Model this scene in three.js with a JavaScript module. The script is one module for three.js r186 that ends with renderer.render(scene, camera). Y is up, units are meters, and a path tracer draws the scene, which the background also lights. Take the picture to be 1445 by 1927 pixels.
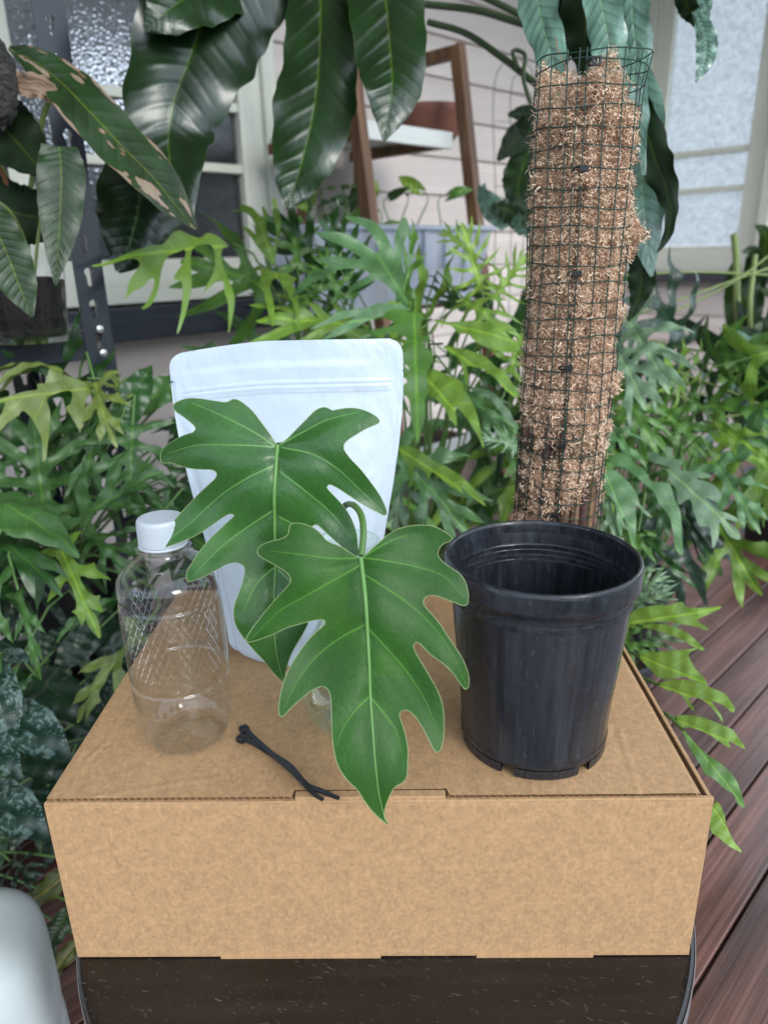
import * as THREE from 'three';
import { mergeGeometries } from 'three/addons/utils/BufferGeometryUtils.js';
import { RoundedBoxGeometry } from 'three/addons/geometries/RoundedBoxGeometry.js';

// ---------------------------------------------------------------- camera, sky, sun, exposure
const scene = new THREE.Scene();
const V = (x, y, z) => new THREE.Vector3(x, y, z);
const TOP = 0.62;                                   // height of the box lid above the deck
const CAM = V(0.0103, TOP + 0.3433, 0.3914), FL = 1362.84, PCX = 722.5, PCY = 963.5;
const CX = V(0.99970753, -0.02277323, 0.00813829), CU = V(0.02418371, 0.94140112, -0.336421), CF = V(0, -0.33651942, -0.94167653);
const camera = new THREE.PerspectiveCamera(70.52, 767 / 1024, 0.02, 600);
camera.position.copy(CAM);
camera.quaternion.setFromRotationMatrix(new THREE.Matrix4().makeBasis(CX, CU, CF.clone().negate()));
camera.focus = 0.535;
camera.userData.fStop = 6.4;
scene.add(camera);

const renderer = new THREE.WebGLRenderer({ antialias: true });
renderer.setSize(767, 1024);
renderer.toneMapping = THREE.LinearToneMapping;
renderer.toneMappingExposure = 2.05;
renderer.shadowMap.enabled = true;

{ // overcast sky: air and cloud only
  const w = 256, h = 128, d = new Float32Array(w * h * 4);
  for (let j = 0; j < h; j++) for (let i = 0; i < w; i++) {
    const el = (j + 0.5) / h * Math.PI - Math.PI / 2, az = i / w * Math.PI * 2, s = Math.max(0, Math.sin(el));
    const cl = 1 + 0.07 * Math.sin(az * 3 + 4 * el) + 0.05 * Math.sin(az * 7 - 9 * el + 1.3) + 0.03 * Math.sin(az * 16 + 21 * el);
    const L = (0.92 + 0.28 * s) * cl, o = (j * w + i) * 4;
    d[o] = L * 0.84; d[o + 1] = L * 0.97; d[o + 2] = L * 1.14; d[o + 3] = 1;
  }
  const t = new THREE.DataTexture(d, w, h, THREE.RGBAFormat, THREE.FloatType);
  t.mapping = THREE.EquirectangularReflectionMapping; t.magFilter = THREE.LinearFilter; t.minFilter = THREE.LinearFilter;
  t.wrapS = THREE.RepeatWrapping; t.needsUpdate = true;
  scene.background = t; scene.environment = t;
}
const sun = new THREE.DirectionalLight(new THREE.Color(1, 0.96, 0.9), 0.9);
sun.position.set(3.2, 3.6, 4.6); sun.target.position.set(0, 0.6, -0.3); sun.castShadow = true; sun.shadow.radius = 40;
sun.shadow.mapSize.set(2048, 2048);
Object.assign(sun.shadow.camera, { left: -5, right: 5, top: 5, bottom: -5, near: 0.1, far: 20 });
scene.add(sun, sun.target);

// ---------------------------------------------------------------- helpers
function rng(seed) { let a = seed >>> 0; return () => { a = a + 0x6D2B79F5 | 0; let t = Math.imul(a ^ a >>> 15, 1 | a); t = t + Math.imul(t ^ t >>> 7, 61 | t) ^ t; return ((t ^ t >>> 14) >>> 0) / 4294967296; }; }
const lerp = (a, b, t) => a + (b - a) * t, clamp = (x, a = 0, b = 1) => Math.min(b, Math.max(a, x));
const sstep = (a, b, x) => { const t = clamp((x - a) / (b - a)); return t * t * (3 - 2 * t); };
const at = (x, y, d) => CAM.clone().addScaledVector(CF, d).addScaledVector(CX, (x - PCX) / FL * d).addScaledVector(CU, -(y - PCY) / FL * d);
const rayOf = (x, y) => CF.clone().addScaledVector(CX, (x - PCX) / FL).addScaledVector(CU, -(y - PCY) / FL);
const onLevel = (x, y, h) => { const r = rayOf(x, y); return CAM.clone().addScaledVector(r, (h - CAM.y) / r.y); };
function hash2(i, j, s) { let h = Math.imul(i, 374761393) + Math.imul(j, 668265263) + Math.imul(s, 974634777) | 0; h = Math.imul(h ^ h >>> 13, 1274126177); return ((h ^ h >>> 16) >>> 0) / 4294967296; }
function vnoise(x, y, p, q, s) { // value noise, periodic p by q
  const i = Math.floor(x), j = Math.floor(y), fx = x - i, fy = y - j, u = fx * fx * (3 - 2 * fx), v = fy * fy * (3 - 2 * fy), m = (a, n) => ((a % n) + n) % n;
  const a = hash2(m(i, p), m(j, q), s), b = hash2(m(i + 1, p), m(j, q), s), c = hash2(m(i, p), m(j + 1, q), s), d = hash2(m(i + 1, p), m(j + 1, q), s);
  return lerp(lerp(a, b, u), lerp(c, d, u), v);
}
function fbm(u, v, p, q, s, oct = 4, gain = 0.5) { let a = 0, k = 1, n = 0; for (let o = 0; o < oct; o++) { a += k * vnoise(u * p, v * q, p, q, s + o); n += k; k *= gain; p *= 2; q *= 2; } return a / n; }
function tex(w, h, fn, srgb = true) { // fn(u, v) -> [r, g, b] 0..1
  const d = new Uint8Array(w * h * 4);
  for (let j = 0; j < h; j++) for (let i = 0; i < w; i++) { const c = fn((i + 0.5) / w, (j + 0.5) / h), o = (j * w + i) * 4; d[o] = clamp(c[0]) * 255; d[o + 1] = clamp(c[1]) * 255; d[o + 2] = clamp(c[2]) * 255; d[o + 3] = 255; }
  const t = new THREE.DataTexture(d, w, h); t.wrapS = t.wrapT = THREE.RepeatWrapping; t.magFilter = THREE.LinearFilter; t.minFilter = THREE.LinearMipmapLinearFilter; t.generateMipmaps = true;
  if (srgb) t.colorSpace = THREE.SRGBColorSpace; t.needsUpdate = true; return t;
}
const grey = (f) => (u, v) => { const g = f(u, v); return [g, g, g]; };
const rep = (t, x, y) => { const c = t.clone(); c.repeat.set(x, y); c.needsUpdate = true; return c; };
const M = (o) => new THREE.MeshPhysicalMaterial({ side: THREE.DoubleSide, ...o });
const lin = (r, g, b) => new THREE.Color().setRGB(r, g, b);
const taken = {};
function numbered(n) { const k = taken[n] = (taken[n] ?? -1) + 1; return k ? `${n}_${String(k).padStart(3, '0')}` : n; }
function thing(name, label, category, p = V(0, 0, 0), group, turn = 0) {
  const o = new THREE.Group(); o.name = numbered(name); o.position.copy(p); o.rotation.y = turn; o.userData = { label, category };
  if (group) o.userData.group = group; scene.add(o); return o;
}
function add(name, geo, mat, parent, label) { const m = new THREE.Mesh(geo, mat); m.name = name; m.castShadow = m.receiveShadow = true; if (label) m.userData.label = label; parent.add(m); return m; }
// geometry given in world coordinates, hung on a thing that is not turned
function part(name, geo, mat, root, label) { const g = root.userData.category !== undefined || root.userData.kind ? root : root.parent; if (root === g) geo.translate(-g.position.x, -g.position.y, -g.position.z); else geo.translate(-g.position.x, -g.position.y, -g.position.z); return add(name, geo, mat, root, label); }
function structure(name, geo, mat) { const m = add(name, geo, mat, scene); m.userData.kind = 'structure'; return m; }
const box = (x0, x1, y0, y1, z0, z1) => { const g = new THREE.BoxGeometry(x1 - x0, y1 - y0, z1 - z0); g.translate((x0 + x1) / 2, (y0 + y1) / 2, (z0 + z1) / 2); return g; };
function rbox(x0, x1, y0, y1, z0, z1, r = 0.003) { const g = new RoundedBoxGeometry(x1 - x0, y1 - y0, z1 - z0, 2, r); g.translate((x0 + x1) / 2, (y0 + y1) / 2, (z0 + z1) / 2); return g; }
function uvBox(g, s = 1) { // uv in metres from position and normal
  const p = g.attributes.position, n = g.attributes.normal, uv = new Float32Array(p.count * 2);
  for (let i = 0; i < p.count; i++) { const ax = Math.abs(n.getX(i)), ay = Math.abs(n.getY(i)), az = Math.abs(n.getZ(i)); let a, b; if (ay >= ax && ay >= az) { a = p.getX(i); b = p.getZ(i); } else if (ax >= az) { a = p.getZ(i); b = p.getY(i); } else { a = p.getX(i); b = p.getY(i); } uv[2 * i] = a * s; uv[2 * i + 1] = b * s; }
  g.setAttribute('uv', new THREE.BufferAttribute(uv, 2)); return g;
}
function tube(pts, r, seg = 24, rad = 6, closed = false) { // r number or function of t
  const c = new THREE.CatmullRomCurve3(pts, closed, 'centripetal'); const g = new THREE.TubeGeometry(c, seg, 1, rad, closed), p = g.attributes.position;
  for (let i = 0; i <= seg; i++) { const t = i / seg, o = c.getPointAt(Math.min(1, t)), k = typeof r === 'function' ? r(t) : r; for (let j = 0; j <= rad; j++) { const q = i * (rad + 1) + j; p.setXYZ(q, o.x + (p.getX(q) - o.x) * k, o.y + (p.getY(q) - o.y) * k, o.z + (p.getZ(q) - o.z) * k); } }
  return g;
}
function grid(nu, nv, fn, closeU = false) { // fn(u, v) -> Vector3 ; indexed surface with uv
  const P = [], U = [], I = [];
  for (let j = 0; j <= nv; j++) for (let i = 0; i <= nu; i++) { const p = fn(i / nu, j / nv); P.push(p.x, p.y, p.z); U.push(i / nu, j / nv); }
  for (let j = 0; j < nv; j++) for (let i = 0; i < nu; i++) { const a = j * (nu + 1) + i, b = a + 1, c = a + nu + 1, d = c + 1; I.push(a, b, d, a, d, c); }
  const g = new THREE.BufferGeometry(); g.setAttribute('position', new THREE.Float32BufferAttribute(P, 3)); g.setAttribute('uv', new THREE.Float32BufferAttribute(U, 2)); g.setIndex(I); g.computeVertexNormals();
  if (closeU) { const n = g.attributes.normal; for (let j = 0; j <= nv; j++) { const a = j * (nu + 1), b = a + nu; const x = n.getX(a) + n.getX(b), y = n.getY(a) + n.getY(b), z = n.getZ(a) + n.getZ(b), l = Math.hypot(x, y, z) || 1; n.setXYZ(a, x / l, y / l, z / l); n.setXYZ(b, x / l, y / l, z / l); } }
  return g;
}
function refine(pts, maxEdge) { // triangulate a 2-D outline and split edges until they are short
  const v = pts.map(p => [p.x, p.y]); let f = THREE.ShapeUtils.triangulateShape(pts, []);
  for (let it = 0; it < 9; it++) {
    const mid = new Map(); let any = false; const key = (a, b) => a < b ? a * 1e6 + b : b * 1e6 + a;
    const m = (a, b) => { const k = key(a, b); if (mid.has(k)) return mid.get(k); const d = Math.hypot(v[a][0] - v[b][0], v[a][1] - v[b][1]); let r = -1; if (d > maxEdge) { r = v.length; v.push([(v[a][0] + v[b][0]) / 2, (v[a][1] + v[b][1]) / 2]); any = true; } mid.set(k, r); return r; };
    const o = [];
    for (const [a, b, c] of f) {
      const x = m(a, b), y = m(b, c), z = m(c, a), n = (x >= 0) + (y >= 0) + (z >= 0);
      if (n === 0) o.push([a, b, c]);
      else if (n === 3) o.push([a, x, z], [x, b, y], [z, y, c], [x, y, z]);
      else if (n === 1) { if (x >= 0) o.push([a, x, c], [x, b, c]); else if (y >= 0) o.push([a, b, y], [a, y, c]); else o.push([a, b, z], [z, b, c]); }
      else { if (x < 0) o.push([z, y, c], [a, b, y], [a, y, z]); else if (y < 0) o.push([a, x, z], [x, b, c], [x, c, z]); else o.push([x, b, y], [a, x, y], [a, y, c]); }
    }
    f = o; if (!any) break;
  }
  return { v, f };
}
const smooth = (pts, n, closed = true) => new THREE.CatmullRomCurve3(pts.map(p => V(p[0], p[1], 0)), closed, 'centripetal').getSpacedPoints(n).slice(0, closed ? n : n + 1).map(p => new THREE.Vector2(p.x, p.y));

// ---------------------------------------------------------------- house frame: u along the long wall, v out of it
const HA = 44.5 * Math.PI / 180, dA = V(Math.cos(HA), 0, -Math.sin(HA)), nA = V(Math.sin(HA), 0, Math.cos(HA)), KW = 1.95;
const hp = (u, y, v) => V(CAM.x, 0, CAM.z).addScaledVector(dA, u).addScaledVector(nA, v - KW).setY(y);
const hthing = (name, label, cat, u, y, v, group) => { const o = thing(name, label, cat, hp(u, y, v), group, HA); o.userData.h0 = undefined; delete o.userData.h0; o.hbase = [u, y, v]; return o; };
const hgeo = (o, g) => { const b = o.hbase; g.translate(-b[0], -b[1], -b[2]); return g; };
const hpart = (name, geo, mat, root, label) => { let r = root; while (!r.hbase) r = r.parent; return add(name, hgeo(r, geo), mat, root, label); };
const hstruct = (name, u, y, v) => { const o = new THREE.Group(); o.name = name; o.position.copy(hp(u, y, v)); o.rotation.y = HA; o.hbase = [u, y, v]; o.userData.kind = 'structure'; scene.add(o); return o; };
// ---------------------------------------------------------------- shared textures
const kraftTex = tex(1024, 1024, (u, v) => { const a = fbm(u, v, 90, 90, 3, 3), b = fbm(u, v, 26, 40, 9, 3), c = fbm(u, v, 240, 60, 5, 2), k = 0.86 + 0.16 * (a - 0.5) + 0.07 * (b - 0.5) + 0.10 * (c - 0.5); return [0.800 * k, 0.632 * k, 0.452 * k]; });
const kraftBump = tex(512, 512, grey((u, v) => 0.5 * fbm(u, v, 60, 60, 13, 4) + 0.5 * fbm(u, v, 8, 200, 14, 2)), false);
const grainTex = tex(512, 1024, (u, v) => { const s = fbm(u, v, 40, 3, 21, 4), t = fbm(u, v, 150, 10, 25, 2), b = fbm(u, v, 5, 4, 29, 3), k = 0.72 + 0.42 * (s - 0.5) + 0.25 * (t - 0.5) + 0.5 * (b - 0.5); return [k, k * 0.97, k * 0.95]; });
const grainBump = tex(512, 512, grey((u, v) => fbm(u, v, 90, 4, 31, 4)), false);
const softNoise = tex(512, 512, grey((u, v) => fbm(u, v, 6, 6, 41, 6, 0.6)), false);
const paintTex = tex(512, 512, (u, v) => { const k = 0.94 + 0.10 * (fbm(u, v, 4, 9, 51, 5, 0.6) - 0.5); return [k, k, k]; });

// ---------------------------------------------------------------- setting: ground, deck, ceiling, walls
const groundMat = M({ map: rep(tex(256, 256, (u, v) => { const k = 0.6 + 0.8 * (fbm(u, v, 20, 20, 61, 4) - 0.5); return [0.22 * k + 0.03, 0.30 * k + 0.04, 0.12 * k + 0.02]; }), 400, 400), roughness: 1 });
{ const g = new THREE.PlaneGeometry(400, 400); g.rotateX(-Math.PI / 2); g.translate(0, -0.45, 0); structure('ground', g, groundMat); }

const deckMats = [0, 1, 2, 3, 4, 5].map(i => { const c = [[0.245, 0.122, 0.102], [0.215, 0.112, 0.100], [0.275, 0.130, 0.103], [0.200, 0.106, 0.098], [0.250, 0.140, 0.122], [0.228, 0.112, 0.090]][i]; return M({ color: lin(...c), map: grainTex, bumpMap: grainBump, bumpScale: 0.0006, roughnessMap: softNoise, roughness: 0.62, clearcoat: 0.7, clearcoatRoughness: 0.22 }); });
{
  const deck = hstruct('deck', 0.7, 0, 0.1), r = rng(5);
  const shapes = [0, 1, 2, 3].map(k => { const g = new RoundedBoxGeometry(5.8, 0.022, 0.0895, 1, 0.0022); uvBox(g); const uv = g.attributes.uv, p = g.attributes.position; for (let i = 0; i < uv.count; i++) uv.setXY(i, p.getZ(i) * 4 + k * 0.37, p.getX(i) * 0.9 + k * 0.21); return g; });
  for (let k = -17; k <= 13; k++) { const m = add('deck_board', shapes[Math.floor(r() * 4)], deckMats[Math.floor(r() * 6)], deck); m.position.set(0, -0.011, 1.634 + (k + 0.5) * 0.0945 - 0.1); }
  const j = []; for (let i = 0; i < 7; i++) j.push(box(-2 + i * 0.9, -1.955 + i * 0.9, -0.16, -0.024, -0.02, 2.9));
  const bear = hgeo(deck, mergeGeometries(j)); bear.translate(0.3, 0, 0); add('joist', bear, M({ color: lin(0.05, 0.035, 0.03), roughness: 0.9 }), deck);
}
const ceilMat = M({ color: lin(0.78, 0.76, 0.72), map: paintTex, roughness: 0.7 });
{ const c = hstruct('ceiling', 0.7, 2.6, 1.3); hpart('ceiling_panel', box(-2.3, 3.75, 2.6, 2.66, -0.15, 2.15), ceilMat, c); }

const boardMats = [0, 1, 2].map(i => M({ color: lin(0.78 - 0.02 * i, 0.70 - 0.02 * i, 0.66 - 0.018 * i), map: paintTex, roughness: 0.5 }));
const shellMat = M({ color: lin(0.5, 0.45, 0.42), roughness: 0.9 });
const PITCH = 0.128, boardShape = [[0, 0], [0.023, 0], [0.0245, 0.003], [0.0245, 0.088], [0.0115, 0.126], [0, 0.126]];
function boardGeo(len, alongV) {
  const s = new THREE.Shape(boardShape.map(([a, b]) => new THREE.Vector2(-a, b))); const g = new THREE.ExtrudeGeometry(s, { depth: len, bevelEnabled: false });
  if (!alongV) g.rotateY(Math.PI / 2);
  const p = g.attributes.position, uv = g.attributes.uv; for (let i = 0; i < p.count; i++) uv.setXY(i, (alongV ? p.getZ(i) : p.getX(i)) * 0.7, p.getY(i) * 3); return g;
}
const UB = 3.6, WIN = [0.62, 1.47], WINB = [0.10, 0.74], SILL = 0.846, HEAD = 2.12;
{
  const w = hthing('weatherboard_wall', 'pale mauve weatherboard wall behind the timber plant stand', 'wall', 0.55, 0, 0);
  for (const [u0, u1, y0, y1] of [[-2.3, WIN[0], -0.3, 2.6], [WIN[1], 3.7, -0.3, 2.6], [WIN[0], WIN[1], -0.3, SILL - 0.01], [WIN[0], WIN[1], HEAD + 0.01, 2.6]]) hpart('backing', box(u0, u1, y0, y1, -0.14, -0.002), shellMat, w);
  const full = boardGeo(5.86), left = boardGeo(2.88), right = boardGeo(2.10);
  for (let k = 0; k < 20; k++) {
    const y = k * PITCH + 0.012, m = boardMats[(k * 7) % 3];
    const put = (g, u) => { const b = add('weatherboard', g, m, w); b.position.set(u - 0.55, y, 0); };
    if (y + PITCH < SILL - 0.09 || y > HEAD + 0.07) put(full, -2.29); else { put(left, -2.29); put(right, 1.475); }
  }
  const c = M({ color: lin(0.40, 0.36, 0.33), map: paintTex, roughness: 0.6 });
  hpart('corner_post', rbox(1.63, 1.78, 0.01, 2.59, 0.026, 0.055, 0.004), c, w);
  hpart('corner_trim', rbox(1.781, 1.80, 0.01, 2.59, 0.026, 0.047, 0.003), c, w);
  const b = hthing('weatherboard_wall', 'white weatherboard return wall around the bright frosted window', 'wall', UB, 0, 1.3);
  for (const [v0, v1, y0, y1] of [[-0.002, WINB[0], -0.3, 2.6], [WINB[1], 1.1, -0.3, 2.6], [WINB[0], WINB[1], -0.3, SILL - 0.03], [WINB[0], WINB[1], HEAD, 2.6]]) hpart('backing', box(UB + 0.002, UB + 0.11, y0, y1, v0, v1), shellMat, b);
  const bf = boardGeo(1.06, true), bs = boardGeo(WINB[0] - 0.03, true), br = boardGeo(1.08 - WINB[1], true);
  for (let k = 0; k < 20; k++) {
    const y = k * PITCH + 0.012, m = boardMats[(k * 5 + 1) % 3];
    const put = (g, v) => { const q = add('weatherboard', g, m, b); q.position.set(0, y, v - 1.3); };
    if (y + PITCH < SILL - 0.03 || y > HEAD + 0.02) put(bf, 0.026); else { put(bs, 0.026); put(br, WINB[1]); }
  }
}
const creamMat = M({ color: lin(0.74, 0.76, 0.67), map: paintTex, roughness: 0.4 });
const slateMat = M({ color: lin(0.030, 0.036, 0.050), roughness: 0.45, roughnessMap: softNoise });
const pebble = tex(512, 512, grey((u, v) => { let m = 9, n = 46; const gx = u * n, gy = v * n, i = Math.floor(gx), j = Math.floor(gy); for (let a = -1; a <= 1; a++) for (let b = -1; b <= 1; b++) { const ii = ((i + a) % n + n) % n, jj = ((j + b) % n + n) % n; m = Math.min(m, Math.hypot(gx - (i + a + hash2(ii, jj, 71)), gy - (j + b + hash2(ii, jj, 72)))); } return clamp(1 - m * m * 1.3); }), false);
const frostSparkleTex = tex(512, 512, (u, v) => { const n = vnoise(u * 150, v * 150, 150, 150, 73), k = 0.90 + 0.14 * (fbm(u, v, 40, 40, 74, 3) - 0.5) + (n > 0.86 ? 0.1 : 0); return [k, k, k]; });  // frost mottle, with the sparkle of the glass painted in as brighter flecks
function sash(w, horiz, a0, a1, f) { // a0..a1 along the wall; f maps (along, y, out) ranges to a box
  hpart('casing', f(a0, a0 + 0.045, SILL, HEAD, 0.0, 0.055), creamMat, w); hpart('casing', f(a1 - 0.045, a1, SILL, HEAD, 0.0, 0.055), creamMat, w);
  hpart('head', f(a0, a1, HEAD, HEAD + 0.06, 0.0, 0.06), creamMat, w);
  hpart('stile', f(a0 + 0.046, a0 + 0.125, SILL + 0.004, HEAD - 0.002, 0.0, 0.04), creamMat, w); hpart('stile', f(a1 - 0.125, a1 - 0.046, SILL + 0.004, HEAD - 0.002, 0.0, 0.04), creamMat, w);
  const i0 = a0 + 0.126, i1 = a1 - 0.126;
  hpart('bottom_rail', f(i0, i1, SILL + 0.004, 0.962, 0.0, 0.038), creamMat, w); hpart('top_rail', f(i0, i1, HEAD - 0.1, HEAD - 0.002, 0.0, 0.038), creamMat, w);
  hpart('glazing_bar', f(i0, i1, 1.188, 1.212, 0.002, 0.036), creamMat, w); hpart('glazing_bar', f(i0, i1, 1.345, 1.369, 0.002, 0.036), creamMat, w);
  return [i0, i1];
}
const uvPane = (g, s) => uvBox(g, s);
{
  const w = hthing('sash_window', 'cream framed window with black pebbled glass behind the hanging leaves', 'window', 1.045, SILL, 0);
  const f = (a0, a1, y0, y1, o0, o1) => rbox(a0, a1, y0, y1, o0, o1, 0.003);
  const [i0, i1] = sash(w, true, WIN[0], WIN[1], f);
  const glass = M({ color: lin(0.92, 0.94, 0.95), transmission: 1, thickness: 0.006, ior: 1.5, roughness: 0.02, specularIntensity: 0.22, bumpMap: pebble, bumpScale: 0.0006 });
  for (const [y0, y1] of [[0.963, 1.187], [1.213, 1.344], [1.37, HEAD - 0.101]]) hpart('pane', uvPane(box(i0 + 0.001, i1 - 0.001, y0, y1, 0.010, 0.016), 3.0), glass, w);
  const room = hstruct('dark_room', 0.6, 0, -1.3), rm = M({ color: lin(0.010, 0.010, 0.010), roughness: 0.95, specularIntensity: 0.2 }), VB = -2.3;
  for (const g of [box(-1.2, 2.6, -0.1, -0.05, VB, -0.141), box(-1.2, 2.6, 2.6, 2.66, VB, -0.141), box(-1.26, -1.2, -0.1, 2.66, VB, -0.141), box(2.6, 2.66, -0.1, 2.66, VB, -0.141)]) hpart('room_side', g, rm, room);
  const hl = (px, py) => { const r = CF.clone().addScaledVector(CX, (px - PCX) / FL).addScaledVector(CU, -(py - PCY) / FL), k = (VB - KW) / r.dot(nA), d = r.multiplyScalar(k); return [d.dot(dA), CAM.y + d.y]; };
  const [hu, hy] = hl(215, 195), hw = 0.19, hh = 0.16; // added opening to the sky, lined up behind the pane to speckle it
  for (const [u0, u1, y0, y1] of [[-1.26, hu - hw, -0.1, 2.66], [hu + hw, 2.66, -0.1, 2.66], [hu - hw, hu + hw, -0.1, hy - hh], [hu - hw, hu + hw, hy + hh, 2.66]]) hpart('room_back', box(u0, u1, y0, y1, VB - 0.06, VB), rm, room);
  hpart('sill', rbox(0.45, 1.62, SILL - 0.088, SILL - 0.002, 0.0, 0.085, 0.005), slateMat, w, 'dark slate blue sill board');
}
{
  const w = hthing('sash_window', 'cream framed window with bright frosted glass beside the moss pole', 'window', UB, SILL, 0.42);
  const f = (a0, a1, y0, y1, o0, o1) => rbox(UB - o1, UB - o0, y0, y1, a0, a1, 0.003);
  const [i0, i1] = sash(w, false, WINB[0], WINB[1], f);
  const frost = M({ color: lin(0.90, 0.92, 0.92), roughness: 0.55, transmission: 0.85, thickness: 0, bumpMap: pebble, bumpScale: 0.004, map: frostSparkleTex });
  [[0.963, 1.187, frost], [1.213, 1.344, frost], [1.37, HEAD - 0.101, frost]].forEach(([y0, y1, m]) => hpart('pane', uvPane(box(UB - 0.016, UB - 0.0135, y0, y1, i0 + 0.001, i1 - 0.001), 2.2), m, w));
  hpart('sill', rbox(UB - 0.085, UB, SILL - 0.045, SILL - 0.002, WINB[0] - 0.05, WINB[1] + 0.05, 0.005), slateMat, w, 'dark slate blue sill board');
}

// ---------------------------------------------------------------- round table and cardboard box
const TT = TOP - 0.1444;
{
  const c = V(0.004, 0, -0.097), t = thing('side_table', 'scratched dark wood round side table under the cardboard box', 'table', c);
  const wood = tex(1024, 1024, (u, v) => { const s = fbm(u, v, 6, 60, 81, 4), b = fbm(u, v, 4, 5, 83, 5, 0.6); const k = 0.55 + 0.5 * (s - 0.5) + 0.55 * (b - 0.5); return [0.165 * k + 0.012, 0.142 * k + 0.012, 0.134 * k + 0.012]; });
  const cv = document.createElement('canvas'); cv.width = cv.height = 1024; const x = cv.getContext('2d');
  { const d = wood.image.data, im = x.createImageData(1024, 1024); im.data.set(d); x.putImageData(im, 0, 0); }
  const r = rng(7); x.lineCap = 'round';
  for (let i = 0; i < 5200; i++) { const a = -0.35 + 0.5 * (r() - 0.5) + (r() < 0.2 ? r() * 3 : 0), l = 2 + r() * r() * 13, px = r() * 1024, py = r() * 1024, g = 120 + r() * 90; x.strokeStyle = `rgba(${g},${g * 0.95},${g * 0.88},${0.10 + r() * 0.42})`; x.lineWidth = 0.4 + r() * 0.8; x.beginPath(); x.moveTo(px, py); x.lineTo(px + Math.cos(a) * l, py - Math.sin(a) * l); x.stroke(); }
  for (let i = 0; i < 70; i++) { const a = r() * 6.28, l = 30 + r() * 120, px = r() * 1024, py = r() * 1024; x.strokeStyle = `rgba(150,142,134,${0.05 + r() * 0.12})`; x.lineWidth = 0.7; x.beginPath(); x.moveTo(px, py); x.quadraticCurveTo(px + Math.cos(a) * l * 0.5 + r() * 20, py + Math.sin(a) * l * 0.5, px + Math.cos(a + 0.3) * l, py + Math.sin(a + 0.3) * l); x.stroke(); }
  x.fillStyle = 'rgba(16,7,5,0.85)'; for (const [px, py, w, h] of [[395, 900, 10, 60], [400, 880, 16, 20], [520, 870, 7, 34], [325, 930, 12, 14], [610, 960, 6, 26]]) { x.beginPath(); x.ellipse(px, py, w / 2, h / 2, 0.15, 0, 7); x.fill(); }
  const mp = new THREE.CanvasTexture(cv); mp.colorSpace = THREE.SRGBColorSpace; mp.flipY = false;
  const mat = M({ map: mp, roughness: 0.42, roughnessMap: softNoise, bumpMap: grainBump, bumpScale: 0.0004 });
  const R = 0.247, pr = [[0, 0], [R - 0.0035, 0], [R - 0.001, -0.001], [R, -0.0035], [R, -0.022], [R - 0.004, -0.026], [0, -0.026]].map(p => new THREE.Vector2(p[0], p[1] + TT));
  const g = new THREE.LatheGeometry(pr.reverse(), 128); const p = g.attributes.position, uv = g.attributes.uv; for (let i = 0; i < p.count; i++) uv.setXY(i, 0.5 + p.getX(i) / 0.5, 0.5 + p.getZ(i) / 0.5);
  add('tabletop', g, mat, t);
  add('edge_band', new THREE.LatheGeometry([[R + 0.0004, -0.004], [R + 0.0012, -0.005], [R + 0.0012, -0.021], [R + 0.0004, -0.022]].map(q => new THREE.Vector2(q[0], q[1] + TT)), 128), M({ color: lin(0.16, 0.15, 0.145), roughness: 0.5 }), t);
  const dark = M({ color: lin(0.022, 0.018, 0.017), roughness: 0.5 });
  for (let k = 0; k < 4; k++) { const a = k * Math.PI / 2 + 0.6; add('leg', tube([V(Math.cos(a) * 0.13, TT - 0.027, Math.sin(a) * 0.13), V(Math.cos(a) * 0.165, TT / 2, Math.sin(a) * 0.165), V(Math.cos(a) * 0.2, 0.001, Math.sin(a) * 0.2)], q => 0.018 - 0.006 * q, 6, 10), dark, t); }
  add('apron', new THREE.CylinderGeometry(0.15, 0.15, 0.03, 40).translate(0, TT - 0.042, 0), dark, t);
}
const BH = 0.1444, BW = 0.225, BD = 0.3246;
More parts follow.
